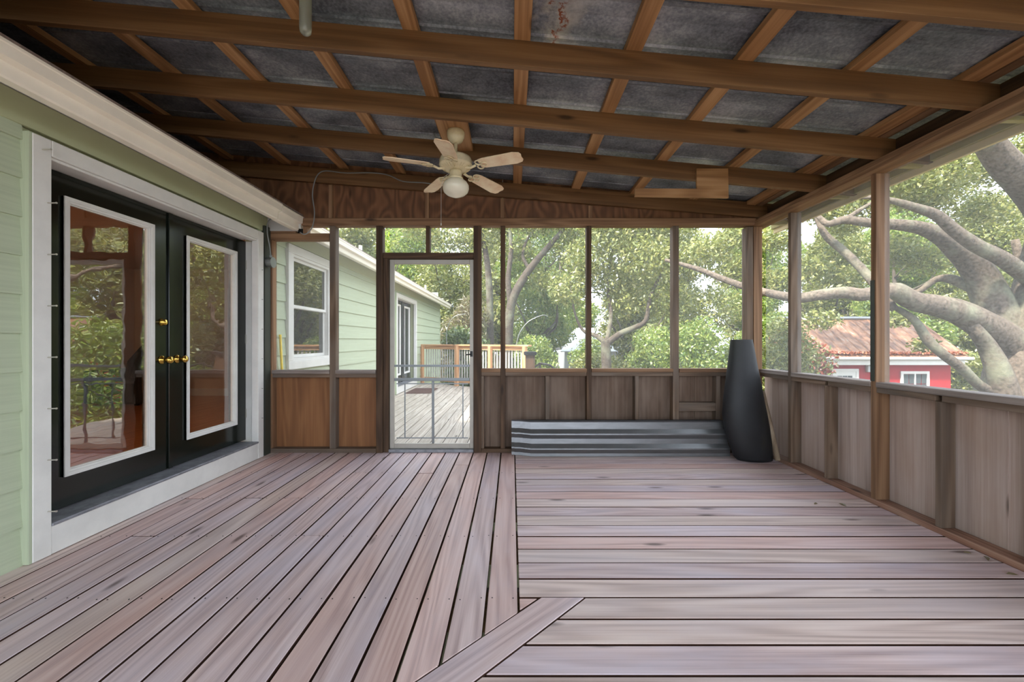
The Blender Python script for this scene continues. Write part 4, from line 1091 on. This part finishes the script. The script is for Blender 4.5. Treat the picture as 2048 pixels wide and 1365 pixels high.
# ------------------------------------------------------------------ foliage
def leaf_cloud(name, blobs, n, ll, lw, seed, mat, shell=0.55, hang=0.0):
    """n leaves spread through ellipsoid blobs (cx,cy,cz,rx,ry,rz)"""
    g = np.random.default_rng(seed)
    bl = np.array(blobs, dtype=np.float64)
    wgt = (bl[:, 3] * bl[:, 4] * bl[:, 5]) ** 0.667; wgt /= wgt.sum()
    idx = g.choice(len(bl), n, p=wgt)
    d = g.normal(size=(n, 3)); d /= np.linalg.norm(d, axis=1, keepdims=True)
    rr = shell + (1.08 - shell) * g.random(n) ** 0.7
    c = bl[idx, :3] + d * bl[idx, 3:6] * rr[:, None]
    # twig clumping
    c += g.normal(scale=0.05, size=(n, 3)) * bl[idx, 3:6]
    ax = g.normal(size=(n, 3)) + np.array([0, 0, -hang]); ax /= np.linalg.norm(ax, axis=1, keepdims=True)
    up = g.normal(size=(n, 3)) + np.array([0, 0, 0.6])
    sd = np.cross(ax, up); sd /= np.linalg.norm(sd, axis=1, keepdims=True)
    s = (0.7 + 0.6 * g.random(n))[:, None]
    L = ax * ll * s * 0.5; Wd = sd * lw * s * 0.5
    V = np.empty((n, 4, 3)); V[:, 0] = c - L; V[:, 1] = c + Wd; V[:, 2] = c + L; V[:, 3] = c - Wd
    me = fast_mesh(name, V.reshape(-1, 3), np.arange(4 * n).reshape(n, 4))
    me.materials.append(mat)
    return me

def crown_blobs(seed, nb, rx, ry, z0, z1, r0, r1):
    g = random.Random(seed); out = []
    for _ in range(nb):
        t = g.random(); z_ = z0 + (z1 - z0) * t
        w = math.sqrt(max(0.05, 1 - (2 * t - 0.9) ** 2 * 0.8))
        a = g.uniform(0, 2 * math.pi); q = math.sqrt(g.random()) * w
        r_ = g.uniform(r0, r1)
        out.append((q * rx * math.cos(a), q * ry * math.sin(a), z_, r_, r_, r_ * g.uniform(0.55, 0.85)))
    return out

def trunk_mesh(seed, h, r0, mat, nbr=6, spread=2.0):
    g = random.Random(seed); mb = MB()
    p = [Vector((0, 0, -0.2))]; x = y = 0
    for i in range(1, 7):
        x += g.uniform(-.15, .15) * h / 6; y += g.uniform(-.15, .15) * h / 6
        p.append(Vector((x, y, h * i / 6)))
    rad = [r0 * (1.25, 1.0, 0.9, 0.78, 0.6, 0.42, 0.2)[i] for i in range(7)]
    mb.tube(*smooth_pts(p, rad, 3), 8)
    for k in range(nbr):
        i = g.randint(2, 5); a = g.uniform(0, 6.28); q = p[i]
        L = spread * g.uniform(0.6, 1.1)
        e = [q, q + Vector((math.cos(a) * L * .4, math.sin(a) * L * .4, L * .25)), q + Vector((math.cos(a + .3) * L * .75, math.sin(a + .3) * L * .75, L * .5)), q + Vector((math.cos(a + .2) * L, math.sin(a + .2) * L, L * .9))]
        mb.tube(*smooth_pts(e, [rad[i] * .6, rad[i] * .45, rad[i] * .3, rad[i] * .1], 3), 6)
    me = bpy.data.meshes.new('trunk'); me.from_pydata([tuple(v) for v in mb.v], [], mb.f); me.materials.append(mat); me.shade_smooth()
    return me

def place_tree(name, loc, rz, sc, tm, lm, label, cat, group=None):
    root = bpy.data.objects.new(name, None); root.empty_display_size = 0.3
    Mx = Matrix.Translation(loc) @ Matrix.Rotation(rz, 4, 'Z') @ Matrix.Diagonal((sc[0], sc[0], sc[1], 1))
    link(root, Mx); tag(root, label, cat, group)
    if tm is not None:
        t = bpy.data.objects.new('trunk', tm); COL.objects.link(t); t.parent = root
    fo = bpy.data.objects.new('foliage', lm); COL.objects.link(fo); fo.parent = root; fo['kind'] = 'stuff'
    return root

tall = []
for s in range(4):
    lm = leaf_cloud('foliage', crown_blobs(100 + s, 28, 1.6, 1.5, 1.9, 10.0, 0.8, 1.35), 24000, 0.22, 0.09, s, M['leaf_oak'] if s != 2 else M['leaf_bright'])
    tall.append((trunk_mesh(40 + s, 8.0, 0.22, M['bark_dark'], 8, 2.6), lm))
bush = []
for s in range(4):
    lm = leaf_cloud('foliage', crown_blobs(200 + s, 12, 0.75, 0.7, 0.5, 3.0, 0.5, 0.75), 8000, 0.15, 0.065, 50 + s, [M['leaf_bright'], M['leaf_oak'], M['leaf_dark'], M['leaf_bright']][s], 0.45)
    bush.append((trunk_mesh(60 + s, 2.4, 0.06, M['bark_dark'], 7, 1.1), lm))

g = random.Random(11)
k = 0
for row, (Y, x0, x1, step, sc) in enumerate([(22.2, -8.5, 32, 5.0, 0.92), (31.0, -14, 46, 6.6, 1.2), (40.5, -20, 60, 8.6, 1.6)]):
    X = x0
    while X < x1:
        i = k % 4
        s_ = sc * g.uniform(0.94, 1.06)
        if not (row == 0 and 8.5 < X < 17.5) and not (row == 1 and 0 < X < 12) and not (row == 0 and 13 < X < 20):
            nm = ['oak', 'broad', 'bright', 'slender'][i]
            place_tree('woodland_tree', (X + g.uniform(-.15, .15), Y + g.uniform(-.3, .3), GROUND), g.uniform(0, 6.28), (s_, s_ * g.uniform(.9, 1.15)), *tall[i],
                       'bright yellow-green tree in the woods behind the porch' if i == 2 else 'grey-green leafy tree in the woods behind the porch', 'tree', 'bright woodland trees' if i == 2 else 'grey-green woodland trees')
        X += step * g.uniform(0.95, 1.05); k += 1
# undergrowth
k = 0
for (Y, x0, x1, step, sc) in [(15.9, 0.9, 8.6, 2.5, 0.9), (18.6, -4.5, 36, 2.7, 0.95), (26.5, -10, 42, 3.6, 1.15), (36.0, -16, 52, 4.8, 1.2)]:
    X = x0
    while X < x1:
        i = k % 4
        s_ = sc * g.uniform(0.94, 1.06)
        if not (23 < Y < 28 and 1.5 < X < 10.0) and not (Y < 21.5 and 8.6 < X < 17.2) and not (Y < 20 and -3 < X < 0):
            place_tree('woodland_shrub', (X + g.uniform(-.15, .15), Y + g.uniform(-.25, .25), GROUND), g.uniform(0, 6.28), (s_, s_ * g.uniform(.85, 1.15)), *bush[i],
                       'dark green shrub in the undergrowth below the woods' if i == 2 else ('grey-green shrub in the undergrowth below the woods' if i == 1 else 'bright green shrub in the undergrowth below the woods'), 'shrub', ['bright green shrubs', 'grey-green shrubs', 'dark green shrubs', 'bright green shrubs'][i])
        X += step * g.uniform(0.95, 1.05); k += 1

# dark shrub and dry bush behind the railing by the house
lm = leaf_cloud('foliage', [(0, 0, 1.2, .9, .8, .9), (.3, .2, 2.1, .8, .7, .8), (-.3, 0, 2.6, .7, .6, .6)], 9000, 0.17, 0.07, 77, M['leaf_dark'], 0.3)
place_tree('evergreen_shrub', (-1.7, 15.9, GROUND), 0.4, (1.0, 1.05), bush[2][0], lm, 'dense dark evergreen shrub just past the corner of the green house', 'shrub')
lm = leaf_cloud('foliage', [(0, 0, 2.2, 1.0, .9, 1.3), (.4, 0, 3.4, .7, .6, .8), (-.2, 0, 1.0, .9, .8, .8)], 9000, 0.26, 0.03, 78, M['leaf_dry'], 0.2)
place_tree('dry_bush', (-2.3, 18.4, GROUND), 0, (1.15, 1.15), bush[0][0], lm, 'dry tan feathery bush behind the dark evergreen shrub', 'shrub')
lm = leaf_cloud('foliage', [(0, 0, 1.4, .9, .8, 1.0), (.5, .1, 2.2, .8, .7, .8), (-.6, 0, 1.0, .7, .7, .7), (.0, .3, 2.9, .6, .6, .5)], 6000, 0.16, 0.07, 79, M['leaf_red'], 0.3)
place_tree('red_leaved_shrub', (9.1, 13.2, GROUND), 0, (0.95, 0.95), bush[1][0], lm, 'shrub with reddish leaves at the left end of the red shed', 'shrub')

lm = leaf_cloud('foliage', [(0, 0, 1.6, .8, .7, 1.1), (.25, 0, 2.7, .7, .6, .8), (-.35, 0, 2.3, .7, .6, .8), (.1, .1, 3.4, .5, .5, .5)], 8000, 0.11, 0.05, 80, M['leaf_oak'], 0.25)
place_tree('leafy_shrub', (7.55, 11.4, GROUND), 0, (0.95, 0.9), bush[1][0], lm, 'tall yellow-green shrub hiding the near end of the red shed', 'shrub')
lm = leaf_cloud('foliage', [(0, 0, 0.9, .75, .7, .9), (.15, 0, 2.0, .8, .75, .8), (-.3, .1, 2.7, .65, .6, .6), (.35, 0, 2.9, .5, .5, .5)], 10000, 0.09, 0.042, 82, M['leaf_bright'], 0.25)
place_tree('leafy_shrub', (4.15, 9.7, GROUND), 0, (1.0, 1.0), bush[0][0], lm, 'bright yellow-green shrub close behind the knee wall, beside the black roll', 'shrub')
# leaf litter caught along the shed eave
lb = [(X_ / 10.0, YE + 0.12, EZ + 0.15, 0.16, 0.12, 0.05) for X_ in range(108, 155, 2)]
lm = leaf_cloud('leaf_litter', lb, 2200, 0.09, 0.05, 81, M['leaf_litter'], 0.1)
lo = bpy.data.objects.new('leaf_litter', lm); link(lo, Matrix.Identity(4), shed); lo['kind'] = 'stuff'
# ---- small forked tree seen through the middle bays
YT = 14.0
st = tag(empty('forked_tree', at(1215, 800, YT) * 1.0), 'small dark-barked tree with a low fork between the screen bays', 'tree')
mb = MB()
def limb(mbx, path, Y):
    pts = []; rad = []
    for q in path:
        x, y, r_ = q[:3]; Yq = q[3] if len(q) > 3 else Y
        pts.append(at(x, y, Yq)); rad.append(r_ / F * Yq)
    mbx.tube(*smooth_pts(pts, rad, 4), 9)
limb(mb, [(1217, 850, 13), (1214, 760, 10), (1212, 700, 10), (1211, 680, 9)], YT)
limb(mb, [(1211, 690, 7), (1240, 668, 6, 13.9), (1270, 655, 5, 13.8), (1292, 640, 4.5, 13.6), (1302, 590, 3.5, 13.6), (1330, 530, 2.5, 13.6), (1345, 480, 1.5, 13.6)], YT)
limb(mb, [(1210, 685, 6), (1192, 672, 4.5, 14.2), (1165, 660, 3, 14.4), (1148, 620, 2.2, 14.4), (1140, 560, 1.5, 14.4)], YT)
limb(mb, [(1212, 690, 5), (1222, 630, 4, 14.4), (1215, 570, 3, 14.6), (1225, 510, 1.5, 14.6)], YT)
mb.build('trunk', M['bark_dark'], st, 'z', True)
bl = []
for (x, y, r_, Yq) in [(1300, 520, 60, 13.6), (1240, 480, 60, 14.3), (1180, 520, 55, 14.6), (1340, 440, 60, 13.8), (1260, 600, 48, 14.6), (1330, 600, 50, 13.8), (1210, 430, 60, 14.5), (1140, 580, 45, 14.5), (1390, 520, 55, 13.8), (1280, 420, 60, 14.4), (1220, 560, 50, 14.8), (1420, 620, 60, 14.2), (1370, 680, 50, 14.4)]:
    p = at(x, y, Yq); rr = r_ / F * Yq
    bl.append((p.x, p.y, p.z, rr, rr * 0.9, rr * 0.75))
lm = leaf_cloud('foliage', bl, 22000, 0.15, 0.06, 91, M['leaf_oak'], 0.35)
fo = bpy.data.objects.new('foliage', lm); link(fo, Matrix.Identity(4), st); fo['kind'] = 'stuff'

# ---- leaning dark-barked tree behind the deck railing
YT2 = 18.0
lt = tag(empty('leaning_tree', at(1020, 840, YT2)), 'dark leaning tree with long bare limbs behind the deck railing', 'tree')
mb = MB()
limb(mb, [(1010, 800, 12), (1015, 700, 10), (1022, 610, 9), (1045, 560, 8), (1070, 525, 7), (1100, 490, 5.5), (1130, 455, 4), (1170, 410, 2.5)], YT2)
limb(mb, [(1022, 615, 6), (1016, 560, 5.5), (1022, 500, 4.5), (1018, 440, 3)], YT2)
limb(mb, [(1060, 540, 4), (1045, 510, 3), (1060, 470, 2), (1090, 440, 1.5)], YT2)
limb(mb, [(982, 800, 9, 19), (980, 640, 7, 19), (978, 570, 7, 19), (972, 510, 5.5, 19), (960, 455, 3.5, 19)], 19)
mb.build('trunk', M['bark_dark'], lt, 'z', True)
bl = []
for (x, y, r_, Yq) in [(1060, 440, 55, 18), (1120, 430, 50, 18), (1000, 430, 50, 18.5), (1030, 500, 40, 18.5), (960, 470, 50, 19), (1130, 500, 40, 18.3), (1090, 560, 40, 18.4), (900, 480, 50, 19.5), (840, 450, 50, 19.5), (1160, 460, 45, 18)]:
    p = at(x, y, Yq); rr = r_ / F * Yq
    bl.append((p.x, p.y, p.z, rr, rr * 0.8, rr * 0.6))
lm = leaf_cloud('foliage', bl, 11000, 0.19, 0.07, 92, M['leaf_oak'], 0.3)
fo = bpy.data.objects.new('foliage', lm); link(fo, Matrix.Identity(4), lt); fo['kind'] = 'stuff'

# ---- great live oak on the right
OY = 9.0
oak = tag(empty('live_oak', (11.2, OY, GROUND)), 'great live oak with thick pale limbs spreading over the shed', 'tree')
mb = MB()
limb(mb, [(2040, 960, 75), (2040, 860, 62), (2042, 780, 56), (2055, 720, 54), (2075, 660, 50), (2095, 560, 44), (2110, 470, 38), (2100, 420, 34), (2060, 372, 30, 8.6), (2018, 335, 26, 8.3), (1985, 295, 23, 8.1), (1960, 250, 19, 7.9), (1930, 180, 14, 7.7)], OY)
limb(mb, [(2060, 720, 36), (2010, 680, 32), (1965, 650, 27, 8.8), (1915, 624, 24, 8.6), (1865, 610, 21, 8.5), (1825, 602, 19, 8.4), (1790, 582, 17, 8.3), (1755, 585, 13, 8.3), (1720, 590, 13, 8.3), (1690, 585, 12, 8.4), (1640, 590, 11, 8.5), (1598, 596, 10, 8.7), (1545, 588, 8, 8.9), (1490, 574, 7, 9.2), (1440, 556, 6, 9.5), (1395, 538, 5, 9.8), (1330, 520, 3, 10.2)], OY)
limb(mb, [(2035, 740, 38, 9.3), (2005, 650, 34, 9.3), (1975, 580, 28, 9.3), (1948, 532, 24, 9.2), (1915, 500, 20, 9.1), (1885, 475, 17, 9.0), (1845, 457, 13, 8.9), (1800, 450, 11, 8.8), (1740, 446, 9, 8.8), (1690, 440, 8, 8.9), (1655, 448, 6, 9.0), (1630, 430, 4, 9.2), (1600, 445, 2.5, 9.4)], 9.3)
limb(mb, [(2110, 590, 20, 9.0), (2048, 548, 15, 8.8), (2000, 515, 14, 8.6), (1950, 490, 13, 8.5), (1905, 458, 11, 8.4), (1872, 430, 10, 8.3), (1830, 415, 8, 8.2), (1790, 403, 6, 8.2), (1740, 395, 4, 8.3), (1690, 400, 2.5, 8.5)], 8.8)
limb(mb, [(1790, 620, 7, 8.6), (1755, 575, 8.5, 8.8), (1725, 540, 8, 9.0), (1690, 505, 8, 9.2), (1655, 475, 7, 9.3), (1637, 445, 5, 9.4), (1625, 415, 3, 9.5)], 8.6)
limb(mb, [(1785, 612, 5, 8.7), (1828, 640, 7, 8.6), (1855, 680, 9, 8.6), (1885, 708, 9, 8.6), (1925, 738, 9, 8.7), (1955, 768, 9, 8.8), (1995, 790, 10, 8.9), (2030, 800, 12, 9.0)], 8.7)
limb(mb, [(2020, 830, 24, 8.8), (2000, 750, 20, 8.7), (1975, 695, 15, 8.7), (1950, 660, 12, 8.6), (1938, 635, 10, 8.6), (1930, 620, 9, 8.6)], 8.8)
limb(mb, [(1975, 590, 12, 9.4), (1930, 570, 10, 9.5), (1900, 558, 9, 9.6), (1870, 560, 6, 9.7), (1835, 584, 5, 9.8), (1800, 580, 3.5, 9.9)], 9.4)
limb(mb, [(2060, 760, 14, 9.8), (2040, 640, 10, 9.8), (2045, 560, 8, 9.8), (2030, 480, 6, 9.9)], 9.8)
limb(mb, [(1690, 440, 5, 8.9), (1720, 420, 4, 9.0), (1745, 405, 3, 9.0)], 9.0)
mb.build('trunk', M['bark'], oak, 'z', True)
bl = []
for (x, y, r_, Yq) in [(1800, 360, 70, 9.5), (1880, 330, 80, 9.8), (1960, 420, 55, 10.5), (1850, 400, 50, 10), (1720, 400, 60, 10), (1650, 420, 45, 9.8), (1690, 560, 45, 9.8), (1640, 640, 35, 9.4), (1680, 510, 45, 10.2), (1850, 520, 50, 10.6), (1990, 330, 60, 10.4), (1780, 500, 50, 10.8), (1620, 540, 40, 10), (1560, 560, 40, 9.8), (1480, 540, 45, 10), (1420, 500, 50, 10.3), (1850, 690, 25, 9.2), (1800, 640, 26, 9.4), (2000, 560, 45, 11), (1900, 620, 40, 11), (1550, 480, 40, 9.8), (1480, 470, 45, 10.2), (2060, 300, 60, 10), (1930, 280, 50, 10), (1640, 400, 50, 12.4), (1700, 350, 50, 12.8), (1760, 390, 45, 12.2), (1820, 330, 55, 12.6), (1900, 380, 45, 12.8), (1690, 450, 35, 12.6), (1600, 350, 45, 12.6), (1960, 330, 45, 12.8)]:
    p = at(x, y, Yq); rr = r_ / F * Yq
    bl.append((p.x, p.y, p.z, rr, rr, rr * 0.62))
lm = leaf_cloud('foliage', bl, 46000, 0.105, 0.045, 93, M['leaf_oak'], 0.2)
fo = bpy.data.objects.new('foliage', lm); link(fo, Matrix.Identity(4), oak); fo['kind'] = 'stuff'
